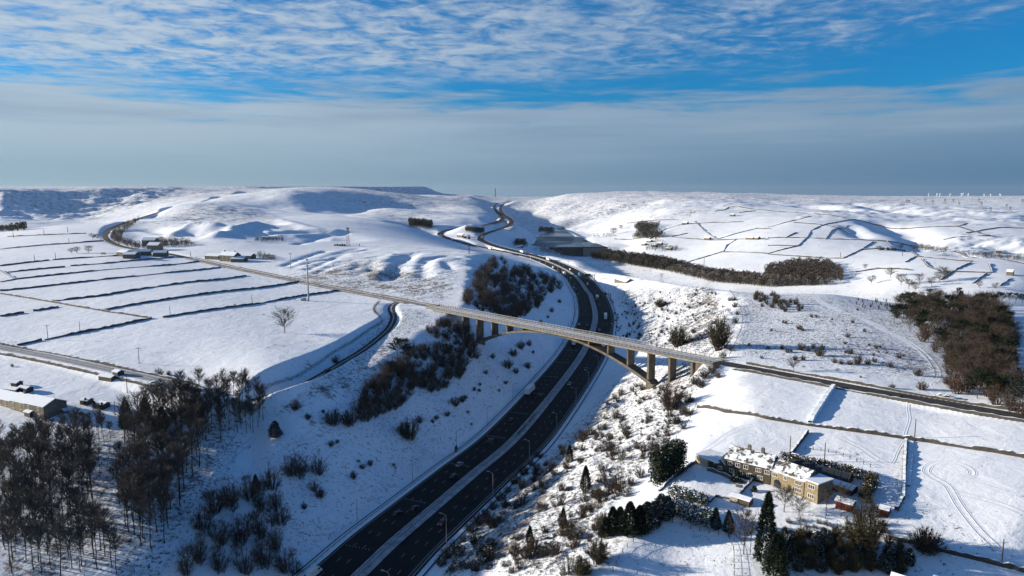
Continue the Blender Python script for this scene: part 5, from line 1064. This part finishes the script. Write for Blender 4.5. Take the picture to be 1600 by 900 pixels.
# ------------------------------------------------------------------ garden planting
def leafy_block(name, corners, h, mat, label, snow=.12, th=2.0, dens=26, cat='hedge', leaf=.35, rough_=.25):
    """clipped evergreen hedge along surveyed points, filled with leaf clumps"""
    P = hit([c[0] for c in corners], [c[1] for c in corners]); P = resample(P, .8); rr = np.random.default_rng(int(P[0, 0]*13) % 9973); ch0 = []; ch1 = []
    N = normals2(P); hv = h*(1+.10*fbm(np.arange(len(P))*.3, np.zeros(len(P)), 3, 3))
    for p, n_, hh in zip(P, N, hv):
        m = int(dens*th*.8*max(1, hh*.5)); o_ = rr.uniform(-.5, .5, m)*th; z_ = rr.uniform(0, 1, m)**.7*hh*np.clip(1.15-(np.abs(o_)/th*2)**6*.3, 0, 1)
        Q = np.stack([p[0]+n_[0]*o_+rr.normal(size=m)*.4, p[1]+n_[1]*o_+rr.normal(size=m)*.4, GZ(p[0], p[1])+z_], 1); D = unit(rr.normal(size=(m, 3))+[0, 0, .5])
        ch0.append((blades(Q, D, rr.uniform(.3, .7, m), leaf, rr), 0))
        k = rr.uniform(size=m) < snow*np.clip(z_/hh, .3, 1); Qs = Q[k]+[0, 0, .2]; Ds = unit(rr.normal(size=(k.sum(), 3))*[1, 1, .15]); ch0.append((blades(Qs, Ds, .5, .5, rr), 1))
    return meta(obj(name, tri_mesh(name, ch0, [MATS[mat], MATS['snow']])), label, cat)
leafy_block('hedge', [(1022,758),(1040,748),(1062,735)], 9.5, 'needle', 'huge block of dark conifers by the drive left of the garden', .02, 5.0, 40, 'hedge', .55)
leafy_block('hedge', [(1048,776),(1075,783),(1103,792)], 3.2, 'leaf_green', 'upper snow speckled laurel hedge on the lawn edge', .30, 3.6, 30)
leafy_block('hedge', [(1050,800),(1075,812),(1108,823)], 4.2, 'leaf_green', 'lower snow speckled laurel hedge above the paddock', .30, 4.0, 26)
leafy_block('hedge', [(1222,722),(1255,729),(1300,738),(1340,748),(1362,755)], 3.0, 'leaf_brown', 'long clipped brown beech hedge behind the farmhouse', .05, 2.2, 36)
leafy_block('hedge', [(1364,758),(1358,770),(1350,784)], 3.6, 'leaf_brown', 'short end of the clipped hedge at the yard corner', .03, 2.6, 36)
for (x, y, h) in [(946,840,30),(957,835,40),(969,833,38),(984,835,47),(999,833,40),(1011,826,43),(1022,818,36),(1033,811,40),(1043,806,32)]:
    single(x, y, h, SCON[int(x) % 3] if x > 1005 else CONI[int(x) % 3], 8.5, 'cypress_tree', 'dark cypress in the row above the white paddock', group='cypress row above the paddock', wf=1.3+.06*(int(x) % 5))
for (x, y, h, lab) in [(1118,826,32,'left of two green conifers beside the laurel hedge'), (1138,832,34,'right of two green conifers beside the laurel hedge')]: single(x, y, h, CONI[1], 9, 'conifer_tree', lab, wf=1.2)
single(1196, 880, 108, CONI[2], 9, 'conifer_tree', 'largest dark conifer standing in front of the farmhouse garden', wf=.75); single(1212, 900, 66, CONI[0], 9, 'conifer_tree', 'dark evergreen at the bottom edge beneath the largest conifer', wf=1.3)
single(1162, 866, 66, WIDE[1], 10, 'bare_tree', 'slender twin-stemmed leafless tree left of the largest conifer', wf=.65); single(1172, 866, 58, THIN[1], 14, 'bare_tree', 'thin bare tree close to the largest conifer')
single(1350, 862, 82, OLIV[0], 9, 'garden_tree', 'big olive brown tree in front of the red shed', wf=.95)
single(1312, 792, 32, WIDE[2], 10, 'bare_tree', 'bare tree in the yard beside the sandstone end block', wf=1.1); single(1290, 810, 46, THIN[0], 14, 'bare_tree', 'pale slender tree before the yard', wf=1.2)
single(1225, 800, 36, WIDE[3], 10, 'bare_tree', 'bare garden tree in front of the arched door', wf=1.0); single(1248, 806, 26, WIDE[0], 10, 'bare_tree', 'smaller bare garden tree right of the arched door', wf=1.0)
single(1150, 752, 16, SCON[0], 8, 'shrub_tree', 'snow covered evergreen bush before the dark farmhouse', 'shrub', wf=2.0); single(1178, 768, 9, SCON[1], 8, 'shrub_tree', 'dark round bush in the garden bed', 'shrub', wf=2.0)
p = hit(1447, 860)[0]; s_ = 56*mpp(p)/3.0; db_ = bush_at(BUSH[4], p, (s_, s_, s_*.85), 'big dome shaped dark bush in the lower right field', None, 'dome_bush'); obj('inner_growth', BUSH[0], db_, (.05, .05, 0), 1.3)
for i, p in enumerate(in_poly([(1215,850),(1260,842),(1330,850),(1400,872),(1440,890),(1400,898),(1215,895)], 46, 2.2, 131)):
    if i % 2: proto_copy('garden_tree', OLIV[i % 2], p, i, .38+.1*(i % 3), 'dark evergreen shrub in the belt below the farmhouse garden', 'shrub', 'evergreen belt below the garden')
    else: proto_copy('garden_tree', SCON[i % 3], p, i, (.6, .6, .5), 'rounded dark conifer in the belt below the farmhouse garden', 'shrub', 'conifers of the belt below the garden')
for i, p in enumerate(in_poly([(1205,812),(1260,815),(1330,820),(1320,840),(1210,835)], 16, 2.0, 132)): bush_at(SBSH[i % 2], p, .5+.1*(i % 3), 'snow dusted garden shrub on the terrace below the house', 'garden shrubs below the house', 'garden_shrub')
for i, p in enumerate(in_poly([(1345,775),(1362,790),(1400,850),(1380,850),(1370,800)], 8, 2.5, 133)): bush_at(BUSH[i % 6], p, .8+.1*(i % 3), 'bare bush beside the big olive brown tree', 'bushes beside the olive tree')
# ------------------------------------------------------------------ poles and masts
def pole_mesh(h, arm):
    mb = MB().tube((0, 0, -.5), (0, 0, h), .17, .11, 7)
    return mb.mesh('post', [MATS['wood']])
def utility_pole(x, y, hpx, label, arm=True, minh=7.0):
    p = hit(x, y)[0]; h = max(minh, hpx*mpp(p)/.97); r = empty('utility_pole', tuple(p), .5); meta(r, label, 'utility pole', 'wooden utility poles')
    k = max(1.0, mpp(p)/.36); obj('post', MB().tube((0, 0, -.5), (0, 0, h), .16*k, .11*k, 7).mesh('post', [MATS['wood']]), r)
    if arm:
        MB().box(-1.1, 1.1, -.07*k, .07*k, h-.5, h-.5+.16*k).build('crossarm', MATS['wood'], r)
        for dx_ in (-1, 0, 1): MB().tube((dx_, 0, h-.4), (dx_, 0, h-.05), .06*k, .04*k, 6).build('insulator', MATS['steel'], r)
    return r
for x, y, h, lab, arm in [(75,531,23,'pole with a transformer beside the lowest left wall',True),(125,519,15,'plain pole halfway along the dark left wall',False),(266,494,15,'pole at the left end of the drifted wall',False),(217.5,568,25,'crossarm pole standing alone in the big left field',True),(394,475,14,'pole beside the drifted wall left of the tall mast',False),
        (199,614,28,'tall pole among the yards by the walled road',True),(54,407,8,'far pole above the parallel walls, left one',False),(87,406,11,'far pole above the parallel walls, right one',False),(69,368,9,'pole near the left skyline, middle one',False),(106,363,8,'pole near the left skyline, right one',False),(108,380.5,8,'pole below the skyline row on the left',False),(298,401,9,'pole by the road between the two farms',False),(21,371,8,'pole near the left skyline, left one',False),
        (1429,684,19,'pole at the corner of the two near right fields',False),(1234,711,19,'pole at the end of the beech hedge',False),(1565,881,38,'lone pole in the lower right field',False),(180,651,22,'pole among the conifers by the yards',False),(146,793,36,'pole in the gap between the two plantation blocks',False),(1313,402,8,'pole above the valley wood',False),(1410,400,8,'pole in the small white field on the right',False),(1100,415,12,'pole in the white field behind the valley woods',False),(1288,722,30,'pole rising behind the farm hedge',False)]:
    utility_pole(x, y, h, lab, arm, 6.0)
# tall monopole mast
p = hit(482, 470)[0]; h = 74*mpp(p); r = empty('communication_mast', tuple(p)); meta(r, 'tall slim steel mast beside the snowy road in the left fields', 'mast')
MB().tube((0, 0, -.5), (0, 0, h*.74), .62, .42, 10).build('lower_tube', MATS['galvanised'], r); MB().tube((0, 0, h*.74), (0, 0, h), .3, .16, 8).build('upper_tube', MATS['galvanised'], r)
for z_ in (.74, .87): MB().box(-.7, .7, -.12, .12, h*z_-.4, h*z_+.5).build('antenna', MATS['steel'], r)
MB().box(-3.4, -1.6, -1, 1, -.4, 2.0).build('cabinet', MATS['steel'], r); MB().box(-5.0, -3.9, -.8, .8, -.4, 1.5).build('cabinet', MATS['steel'], r)
# short mast with a forked head
p = hit(454.5, 421.5)[0]; h = 26*mpp(p); r = empty('light_mast', tuple(p)); meta(r, 'thin mast with a forked head behind the snowy road', 'mast')
MB().tube((0, 0, -.5), (0, 0, h), .28, .2, 8).build('post', MATS['steel'], r)
for sx in (-1, 1): MB().tube((0, 0, h-1.2), (sx*1.5, 0, h+.4), .16, .22, 6).build('head', MATS['dark_steel'], r)
def lattice(name, x, y, hpx, wb, wt, label, cat='mast', mat='dark_steel', arms=(), sec=8, k=1.0, group=None):
    p = hit(x, y)[0]; h = hpx*mpp(p); r = empty(name, tuple(p), .3); meta(r, label, cat, group); mb = MB(); th = k*mpp(p)*.22
    def c(i, z): w_ = (wb+(wt-wb)*z/h)/2; return ((-w_, -w_, z), (w_, -w_, z), (w_, w_, z), (-w_, w_, z))[i % 4]
    for i in range(4):
        mb.tube(c(i, 0), c(i, h), th, th*.8, 4)
        for s_ in range(sec):
            z0, z1 = h*s_/sec, h*(s_+1)/sec; mb.tube(c(i, z0), c(i+1, z1), th*.6, th*.6, 3); mb.tube(c(i+1, z0), c(i, z1), th*.6, th*.6, 3)
    mb.build('lattice', MATS[mat], r)
    for (z_, w_) in arms: MB().box(-w_/2, w_/2, -th, th, h*z_-th, h*z_+th).build('crossarm', MATS[mat], r)
    return r, h
r, h = lattice('lattice_tower', 544, 384.5, 29, 3.2, 1.4, 'lattice radio tower with drums above the old workings', arms=(), k=.8)
for z_ in (.8, .9, .97): MB().tube((-1.6, -.6, h*z_), (1.6, -.6, h*z_), .7, .7, 8).build('antenna_drum', MATS['steel'], r)
for k in range(5): MB().box(-16+k*2.8, -13.8+k*2.8, 3, 5.5, -.5, 2.0+.4*(k % 2)).build('cabinet', MATS['dark_steel'], r)
fb = MB()
for k in range(24): a = k/24*4; s_ = a % 1; q = [(-7+s_*20, -5), (13, -5+s_*10), (13-s_*20, 5), (-7, 5-s_*10)][int(a)]; fb.box(q[0]-.12, q[0]+.12, q[1]-.12, q[1]+.12, -.5, 2.0)
o = fb.build('compound_fence', MATS['dark_steel'], r)
lattice('lattice_tower', 774, 307.5, 13, 9, 2.5, 'distant moorland radio tower on the skyline above the motorway', arms=((.7, 10), (.86, 8)), k=.55)
lattice('crossed_pole', 733, 396, 14, .8, .8, 'short cross topped pylon on the cliff edge above the motorway', arms=((.92, 5), (.8, 4)), k=.8, sec=4)
lattice('pylon', 1033, 443, 16, 4, .8, 'grey power pylon on the crest behind the motorway', 'pylon', 'galvanised', ((.98, 6), (.86, 7), (.74, 6)), 6, .6, 'power pylons')
for x, y, h, lab in [(1416,317,5,'pair of skyline pylons, left one'),(1420,317,5,'pair of skyline pylons, right one'),(1445,317,7,'pylon left of the wind turbines'),(1476,319,8,'pylon in the middle of the skyline turbines'),(1498,325,10,'nearer pylon below the turbines'),(1533,326,11,'nearer pylon right of the turbines'),(1572,328,9,'pylon pair on the right moor, left one'),(1578,331,8,'pylon pair on the right moor, right one'),(1597,318,7,'pylon at the right edge of the skyline'),(1547,331,7,'small pylon on the right moor'),(1457,319,6,'pylon under the first turbine'),(1489,316,5,'faint pylon on the skyline'),(1529,316,6,'pylon behind the big turbine')]:
    lattice('pylon', x, y, h, 7, 1.4, lab, 'pylon', 'steel', ((.97, 10), (.84, 13), (.71, 11)), 5, .8, 'power pylons')
simple('turbine_white', (0.75, 0.76, 0.78), 0.5, 0.3)
for i, (x, y, h) in enumerate([(1450,316.5,7),(1463,316.5,10),(1467.5,316.5,9),(1483,316,8),(1501,316,5),(1503,316,9),(1512,316,7),(1537,315.5,8),(1547,315.5,6),(1562,315.5,9)]):
    X0, Y0 = 0, 5200.0; a, dy, dz = ray(x, y); X0 = a*Y0/dy; z0 = float(GZ(X0, Y0))-4; zt = HZ+ray(x, y-h)[2]/dy*Y0; H_ = max(zt-z0, 30)*.85
    r = empty('wind_turbine', (X0, Y0, z0), .4*i); meta(r, 'white wind turbine on the right skyline, number %s from the left' % ('one','two','three','four','five','six','seven','eight','nine','ten')[i], 'wind turbine', 'wind turbines on the right skyline')
    MB().tube((0, 0, 0), (0, 0, H_), 1.7, 1.0, 8).build('tower', MATS['turbine_white'], r); MB().box(-2, 2, -5, 3, H_-1.6, H_+1.8).build('nacelle', MATS['turbine_white'], r)
    for k in range(3):
        an = i*.7+k*2.094; d = np.array([math.sin(an), 0, math.cos(an)]); n_ = np.array([math.cos(an), 0, -math.sin(an)]); c = np.array([0, -5.6, H_]); R = H_*.42
        MB().add([c-n_*1.2, c+n_*1.2, c+d*R*.4+n_*1.7, c+d*R, c+d*R*.4-n_*1.2, c-n_*1.2+[0, .7, 0], c+n_*1.2+[0, .7, 0], c+d*R*.4+n_*1.7+[0, .5, 0], c+d*R*.4-n_*1.2+[0, .5, 0]], [(0,1,2,3,4),(5,8,3,7,6),(0,4,8,5),(1,6,7,2),(4,3,8),(2,7,3)]).build('blade', MATS['turbine_white'], r)
# ------------------------------------------------------------------ motorway lamps
def lamp_proto(k):
    a = MB().tube((0, 0, -.6), (0, 0, 10.2), .13*k, .08*k, 7).mesh('post', [MATS['galvanised']])
    b = MB().tube((0, 0, 10.2), (1.0, 0, 10.7), .07*k, .06*k, 6).tube((1.0, 0, 10.7), (1.9, 0, 10.75), .06*k, .05*k, 6).mesh('arm', [MATS['galvanised']])
    c = MB().box(1.5, 2.5, -.16*k, .16*k, 10.66, 10.9).mesh('lantern', [MATS['steel']]); return a, b, c
LP1, LP2 = lamp_proto(1.0), lamp_proto(1.5)
dM = along(MW); ordn = 0
for sgn, x0, y0 in ((-1, 557, 827), (1, 698, 856)):
    Q = off_line(MW, sgn*17.0); p0 = np.array(atz(x0, y0, -2)); s0 = dM[np.argmin(np.hypot(Q[:, 0]-p0[0], Q[:, 1]-p0[1]))]; s = s0-37*2
    while s < 1000:
        if s > 12:
            q = sub(MW, s, s+2); i = int(np.argmin(abs(dM-s))); p = Q[i]; t_ = q[1]-q[0]; ang = math.atan2(-t_[0], t_[1])
            r = empty('street_lamp', (p[0], p[1], float(GZ(p[0], p[1]))), ang if sgn < 0 else ang+math.pi)
            where = 'before the bridge' if p[1] < 330 else 'near the bridge' if p[1] < 480 else 'beyond the bridge'
            meta(r, 'grey motorway lamp post on the %s verge %s' % ('left' if sgn < 0 else 'right', where), 'street lamp', 'motorway lamps on the %s verge %s' % ('left' if sgn < 0 else 'right', where))
            for nm, me in zip(('post', 'arm', 'lantern'), LP1 if p[1] < 500 else LP2): obj(nm, me, r)
        s += 37.0
# ------------------------------------------------------------------ gantries, reservation equipment
def gantry(x, y, w_, label, h=7.5, sgn=1, full=False):
    p = atz(x, y, 2.6); i = int(np.argmin(np.hypot(MW[:, 0]-p[0], MW[:, 1]-p[1]))); q = off_line(MW, sgn*17.4)[i]; t_ = MW[min(i+1, len(MW)-1)]-MW[i-1]; ang = math.atan2(-t_[0], t_[1])
    r = empty('sign_gantry', (q[0], q[1], float(GZ(q[0], q[1]))), ang+(math.pi if sgn > 0 else 0)); meta(r, label, 'sign gantry')
    MB().box(-.35, .35, -.35, .35, -.5, h+1).build('column', MATS['dark_steel'], r); MB().box(.3, w_, -.3, .3, h, h+.7).build('beam', MATS['dark_steel'], r); MB().box(w_*.35, w_, -.55, -.31, h-.9, h+1.8).build('sign_panel', MATS['dark_steel'], r)
    return r
gantry(948, 470, 11, 'dark cantilever sign gantry on the right verge beyond the bridge'); gantry(884, 440, 12, 'dark sign gantry by the central reservation far beyond the bridge', 7.0, 1); gantry(735, 700, 0.9, 'small marker sign post on the left verge', 2.0, -1)
for x, y, lab in [(828,657,'farther dark equipment box on the central reservation'), (813,673,'nearer dark equipment box on the central reservation')]:
    P = np.array(atz(x, y, -.8)); i = int(np.argmin(np.hypot(MW[:, 0]-P[0], MW[:, 1]-P[1]))); t_ = MW[i+1]-MW[i]
    r = empty('barrier_section', tuple(MW[i]+[0, 0, .2]), math.atan2(t_[1], t_[0])); meta(r, lab, 'barrier section'); MB().box(-5.5, 5.5, -.4, .1, 0, .9).build('body', MATS['dark_steel'], r); MB().box(-5.2, 5.2, -.55, -.41, .35, .7).build('rail', MATS['galvanised'], r)
# ------------------------------------------------------------------ vehicles
def paint(name, c): return simple(name, c, 0.3, 0.5)
for nm, c in (('paint_white', (.7, .7, .7)), ('paint_black', (.012, .012, .014)), ('paint_silver', (.3, .31, .32)), ('paint_red', (.18, .02, .02)), ('paint_blue', (.03, .16, .36)), ('paint_grey', (.07, .075, .08)), ('trailer_white', (.68, .7, .72))): paint(nm, c)
simple('tyre', (.012, .012, .012), .9, .1)
m, t, b = new_mat('headlight'); b.inputs['Base Color'].default_value = (.8, .8, .75, 1); b.inputs['Roughness'].default_value = .2
m, t, b = new_mat('tail_light'); b.inputs['Base Color'].default_value = (.35, .02, .02, 1); b.inputs['Roughness'].default_value = .3
def loft(prof, hw, taper=None):
    """side profile [(x,z)] extruded across, narrowed towards the top"""
    n = len(prof); v = []; zt = max(z for _, z in prof)
    for sg in (-1, 1):
        for x, z in prof: w_ = hw*(1-(taper or 0)*max(0, (z-.8))/max(.1, zt-.8)); v.append((x, sg*w_, z))
    return v, [tuple(range(n))[::-1], tuple(range(n, 2*n))]+[(i, (i+1) % n, n+(i+1) % n, n+i) for i in range(n)]
def wheels(root, xs, hw, r_):
    for x in xs:
        for sg in (-1, 1):
            w_ = MB().tube((x, sg*hw, r_), (x, sg*(hw-.22), r_), r_, r_, 12).build('wheel', MATS['tyre'], root); MB().tube((x, sg*(hw+.01), r_), (x, sg*(hw-.1), r_), r_*.6, r_*.6, 8).build('rim', MATS['steel'], w_)
def car(col):
    r = empty('car', (0, 0, 0))
    MB().add(*loft([(-2.1,.28),(2.1,.28),(2.15,.6),(2.05,.78),(1.1,.92),(-1.55,.98),(-2.1,.9),(-2.15,.55)], .88)).build('body', MATS[col], r)
    MB().add(*loft([(1.05,.9),(.35,1.40),(-.95,1.44),(-1.75,.95)], .84, .22)).build('windows', MATS['glass'], r); MB().add(*loft([(.32,1.39),(.2,1.48),(-.85,1.5),(-1.0,1.42)], .70, .05)).build('roof', MATS[col], r)
    wheels(r, (1.3, -1.3), .9, .33)
    for sg in (-1, 1): MB().box(2.05, 2.17, sg*.62-.17, sg*.62+.17, .62, .78).build('headlight', MATS['headlight'], r); MB().box(-2.18, -2.08, sg*.66-.14, sg*.66+.14, .7, .88).build('tail_light', MATS['tail_light'], r)
    return r
def van(col):
    r = empty('van', (0, 0, 0)); MB().add(*loft([(-2.7,.35),(2.7,.35),(2.75,.9),(2.2,1.25),(1.5,2.2),(1.2,2.35),(-2.65,2.4),(-2.75,1.0)], .98, .08)).build('body', MATS[col], r)
    MB().add(*loft([(2.19,1.3),(1.55,2.12),(1.42,2.12),(2.05,1.3)], .9, .05)).build('windscreen', MATS['glass'], r)
    for sg in (-1, 1): MB().box(.7, 1.6, sg*.97-.03, sg*.97+.03, 1.4, 2.0).build('side_window', MATS['glass'], r); MB().box(2.68, 2.8, sg*.7-.15, sg*.7+.15, .75, .95).build('headlight', MATS['headlight'], r)
    wheels(r, (1.7, -1.7), 1.0, .36); return r
def lorry(col, tr):
    r = empty('lorry', (0, 0, 0)); MB().add(*loft([(4.6,.7),(6.9,.7),(7.0,1.4),(6.7,3.1),(4.7,3.2)], 1.2, .04)).build('cab', MATS[col], r); MB().add(*loft([(6.92,1.75),(6.72,2.8),(6.6,2.8),(6.8,1.75)], 1.1)).build('windscreen', MATS['glass'], r)
    MB().box(-6.8, 4.3, -1.25, 1.25, 1.15, 4.1).build('trailer', MATS[tr], r); MB().box(-6.6, 6.4, -.5, .5, .75, 1.14).build('chassis', MATS['dark_steel'], r); wheels(r, (5.8, 3.4, -3.6, -4.8, -6.0), 1.22, .5)
    for sg in (-1, 1): MB().box(6.95, 7.06, sg*.85-.2, sg*.85+.2, .85, 1.1).build('headlight', MATS['headlight'], r)
    return r
VP = {}
def vehicle(kind, col, x=None, y=None, P=None, side=-1, label='', group='motorway traffic', s=None, lane=None):
    key = (kind, col)
    if key not in VP: VP[key] = car(col) if kind == 'car' else van(col) if kind == 'van' else lorry(col, 'trailer_white' if col != 'paint_blue' else 'paint_blue'); first = True
    else: first = False
    C = CL if side < 0 else CR
    if s is None:
        q = np.array(atz(x, y, np.interp(y, [395, 460, 600, 900], [8, 2.5, 0, -3]))); d = np.hypot(C[:, 0]-q[0], C[:, 1]-q[1]); i = int(np.argmin(d)); s = along(C)[i]
        lane = min((-3.55, 0, 3.55), key=lambda l: np.hypot(*(off_line(C, l)[i][:2]-q)))
    seg = sub(C, s, s+3); t_ = seg[1]-seg[0]; t_ /= np.linalg.norm(t_[:2]); n_ = np.array([t_[1], -t_[0]]); pos = (seg[0][0]+n_[0]*lane, seg[0][1]+n_[1]*lane, seg[0][2]+.03)
    rz = math.atan2(t_[1], t_[0])+(0 if side < 0 else math.pi)
    if first: r = VP[key]; r.location = pos; r.rotation_euler = (0, 0, rz)
    else: r = copy_tree(VP[key], pos, rz)
    r.name = kind; meta(r, label, kind, group); return r, s
used = []
for kind, col, x, y, side, lab in [('van','paint_white',491,893,-1,'white van at the bottom edge of the left carriageway'),('car','paint_black',626,800,-1,'black car, left of the pair side by side on the left carriageway'),('car','paint_black',646,795,-1,'black car, right of the pair side by side on the left carriageway'),('car','paint_silver',710,728,-1,'silver car ahead of the dark one on the left carriageway'),
        ('car','paint_black',707,742,-1,'dark car just behind the silver car'),('car','paint_grey',768,691,-1,'grey car midway to the bridge on the left carriageway'),('car','paint_black',792,659,-1,'black car approaching the white lorry from behind'),('car','paint_red',688,817,1,'dark red car on the right carriageway near the lamp posts'),('lorry','paint_white',829,614,-1,'white box lorry on the left carriageway before the bridge'),
        ('car','paint_black',845,621,-1,'dark car overtaking the white lorry'),('car','paint_silver',892,603,1,'silver car coming out from under the bridge'),('car','paint_grey',920,577,1,'grey car right under the arch on the right carriageway'),('lorry','paint_white',949,498,1,'white lorry on the right carriageway just beyond the bridge'),('car','paint_white',906,507,-1,'white car on the left carriageway just beyond the bridge'),('car','paint_grey',914,509,-1,'grey car next to the white car beyond the bridge'),('car','paint_silver',940,515,1,'silver car ahead of the lorry beyond the bridge'),
        ('lorry','paint_white',856,407,1,'white lorry on the far bend of the motorway'),('lorry','paint_blue',905,430,1,'blue lorry on the far bend of the motorway'),('lorry','paint_grey',880,428,-1,'dark lorry on the left carriageway at the far bend')]:
    used.append((side, vehicle(kind, col, x, y, None, side, lab, 'motorway traffic')[1]))
rv = random.Random(4); n = 0
for side in (-1, 1):
    s = 330.0
    while s < 1900 and n < 64:
        s += rv.uniform(16, 62)
        if any(a == side and abs(b_-s) < 16 for a, b_ in used): continue
        kind = 'lorry' if rv.random() < .16 else 'van' if rv.random() < .15 else 'car'; col = rv.choice(['paint_black', 'paint_silver', 'paint_grey', 'paint_white', 'paint_grey', 'paint_black', 'paint_blue', 'paint_red']) if kind == 'car' else 'paint_white' if kind == 'van' else rv.choice(['paint_white', 'paint_red', 'paint_grey'])
        vehicle(kind, col, None, None, None, side, 'distant %s %s in the traffic far along the %s carriageway' % (col[6:], kind, 'left' if side < 0 else 'right'), 'distant %s %s traffic on the %s carriageway' % (col[6:], kind, 'left' if side < 0 else 'right'), s, rv.choice([-3.55, -3.55, 0, 0, 3.55])*(1 if side < 0 else -1)); n += 1
# parked, snowed-in cars on the left
def parked(x, y, rz, col, label):
    if ('car', col) not in VP: VP[('car', col)] = car(col)
    p = hit(x, y)[0]; r = copy_tree(VP[('car', col)], tuple(p), rz); r.name = 'car'; meta(r, label, 'car', 'parked cars'); MB().add(*loft([(1.9,.93),(.9,1.02),(.25,1.53),(-.9,1.56),(-1.5,1.06),(-2.0,1.0),(-1.9,1.1),(-1.4,1.18),(-.85,1.68),(.2,1.66),(.95,1.14),(1.85,1.04)], .80)).build('snow_cover', MATS['snow'], r)
parked(242, 601, .3, 'paint_white', 'snow covered car parked by the walled road, left one'); parked(254, 604, .2, 'paint_white', 'snow covered car parked by the walled road, right one'); parked(100, 644, -.5, 'paint_black', 'dark car parked at the end of the terrace'); parked(132, 648, -.3, 'paint_grey', 'snowy car parked in the shaded yard'); parked(1473, 622, -.6, 'paint_white', 'white car parked where the scrub track meets the road'); parked(1482, 624, -.6, 'paint_silver', 'silver car parked where the scrub track meets the road')
vehicle_on_lane = hit(513, 581)[0]; r = copy_tree(VP[('car', 'paint_black')], tuple(vehicle_on_lane+[0, 0, .1]), .9); r.name = 'car'; meta(r, 'dark car driving down the narrow lane', 'car')
# ------------------------------------------------------------------ fences of posts and wire
def fence(lst, label, step=2.6, h=1.15, wires=2):
    P = resample(catmull(hit([q[0] for q in lst], [q[1] for q in lst]), 4), step); P[:, 2] = GZ(P[:, 0], P[:, 1]); o = P[0]; r = empty('wire_fence', tuple(o)); meta(r, label, 'fence', None, 'thing'); Q = P-o
    me = MB().box(-.07, .07, -.07, .07, -.3, h).mesh('post', [MATS['wood']])
    for q in Q: obj('post', me, r, tuple(q))
    for k in range(wires):
        v, f = strip(Q, [-.02, .02, .02, -.02], [h*(.5+.42*k)-.02]*2+[h*(.5+.42*k)+.02]*2, True); obj('wire', mesh('wire', v, f, [MATS['steel']]), r)
fence([(958,893),(970,868),(985,850),(1010,838),(1025,823),(1032,812)], 'post fence along the left side of the white paddock'); fence([(1036,812),(1060,820),(1100,832),(1138,839)], 'post fence along the top of the white paddock'); fence([(1140,842),(1146,860),(1147,885),(1147,899)], 'post fence on the right of the white paddock')
fence([(1258,702),(1285,705),(1310,711),(1340,722),(1360,730)], 'rail fence of the small pen behind the beech hedge', 2.2); fence([(1088,633),(1078,655),(1060,680),(1040,705)], 'leaning wire fence along the crest above the sunlit bank'); fence([(1140,455),(1150,470),(1158,485),(1160,505),(1152,530),(1140,556)], 'wire fence along the crest behind the bridge end', 4.0)
# boulders and broken rock on the slopes
rk = []
def boulder(seed):
    rr = np.random.default_rng(seed); bm = bmesh.new(); bmesh.ops.create_icosphere(bm, subdivisions=1, radius=.5)
    for v in bm.verts: v.co *= rr.uniform(.7, 1.2); v.co.z *= .7
    me = bpy.data.meshes.new('boulder'); bm.to_mesh(me); bm.free(); me.materials.append(MATS['rock']); return me
BO = [boulder(i) for i in range(5)]
for poly, n, lo, hi, lab, seed in [([(1065,500),(1075,455),(1105,448),(1120,470),(1105,540),(1080,545)], 130, .6, 1.7, 'dark boulder in the rocky gully behind the bridge', 61), ([(1085,590),(1060,585),(1065,570),(1100,572)], 16, .5, 1.2, 'boulder beneath the right bridge end', 62), ([(745,560),(800,590),(795,600),(750,575)], 20, .5, 1.2, 'boulder on the shaded slope below the left arch foot', 63)]:
    for i, p in enumerate(in_poly(poly, n, 1.6, seed, 30)):
        s_ = random.uniform(lo, hi); o = obj('boulder', BO[i % 5], None, (p[0], p[1], p[2]+.1*s_), random.uniform(0, 6), (s_, s_*random.uniform(.8, 1.3), s_)); meta(o, lab, 'boulder', lab.replace('dark boulder', 'boulders').replace('boulder ', 'boulders '))
# ------------------------------------------------------------------ thin winter haze over the moors
hz = obj('haze', MB().box(-16500, 16500, -80, 15600, -140, 230).mesh('haze', []), None)
m = bpy.data.materials.new('haze_air'); m.use_nodes = True; t = NT(m.node_tree); t.n.clear(); ov = t.new('ShaderNodeOutputMaterial'); pv = t.new('ShaderNodeVolumePrincipled')
pv.inputs['Color'].default_value = (0.72, 0.84, 1.0, 1); pv.inputs['Density'].default_value = 1.1e-5; pv.inputs['Anisotropy'].default_value = 0.2; t.l.new(pv.outputs[0], ov.inputs['Volume'])
hz.data.materials.append(m); meta(hz, 'thin blue winter haze over the moors', None, None, 'stuff')
# ------------------------------------------------------------------ small groups of look-alikes: say which one by its place
bpy.context.view_layer.update()
ORD = ['first','second','third','fourth','fifth','sixth','seventh','eighth','ninth','tenth','eleventh','twelfth','thirteenth','fourteenth','fifteenth','sixteenth','seventeenth','eighteenth','nineteenth','twentieth','twenty-first','twenty-second','twenty-third','twenty-fourth']
for tens, th in (('twenty','twentieth'),('thirty','thirtieth'),('forty','fortieth'),('fifty','fiftieth')):
    if tens != 'twenty': ORD.append(th)
    for u_ in ORD[:9]:
        if tens+'-'+u_ not in ORD: ORD.append(tens+'-'+u_)
same = {}
for o in bpy.data.objects:
    if o.parent is None and 'label' in o and 'category' in o: same.setdefault(o['label'], []).append(o)
for lab, obs in same.items():
    if 1 < len(obs) <= 55:
        lamp = obs[0].name.startswith('street_lamp') or 'traffic' in lab
        obs.sort(key=lambda o: o.location[1] if lamp else project(*o.location)[0])
        for k, o in enumerate(obs): o['label'] = lab+', '+ORD[k]+(' from the camera' if lamp else ' from the left')
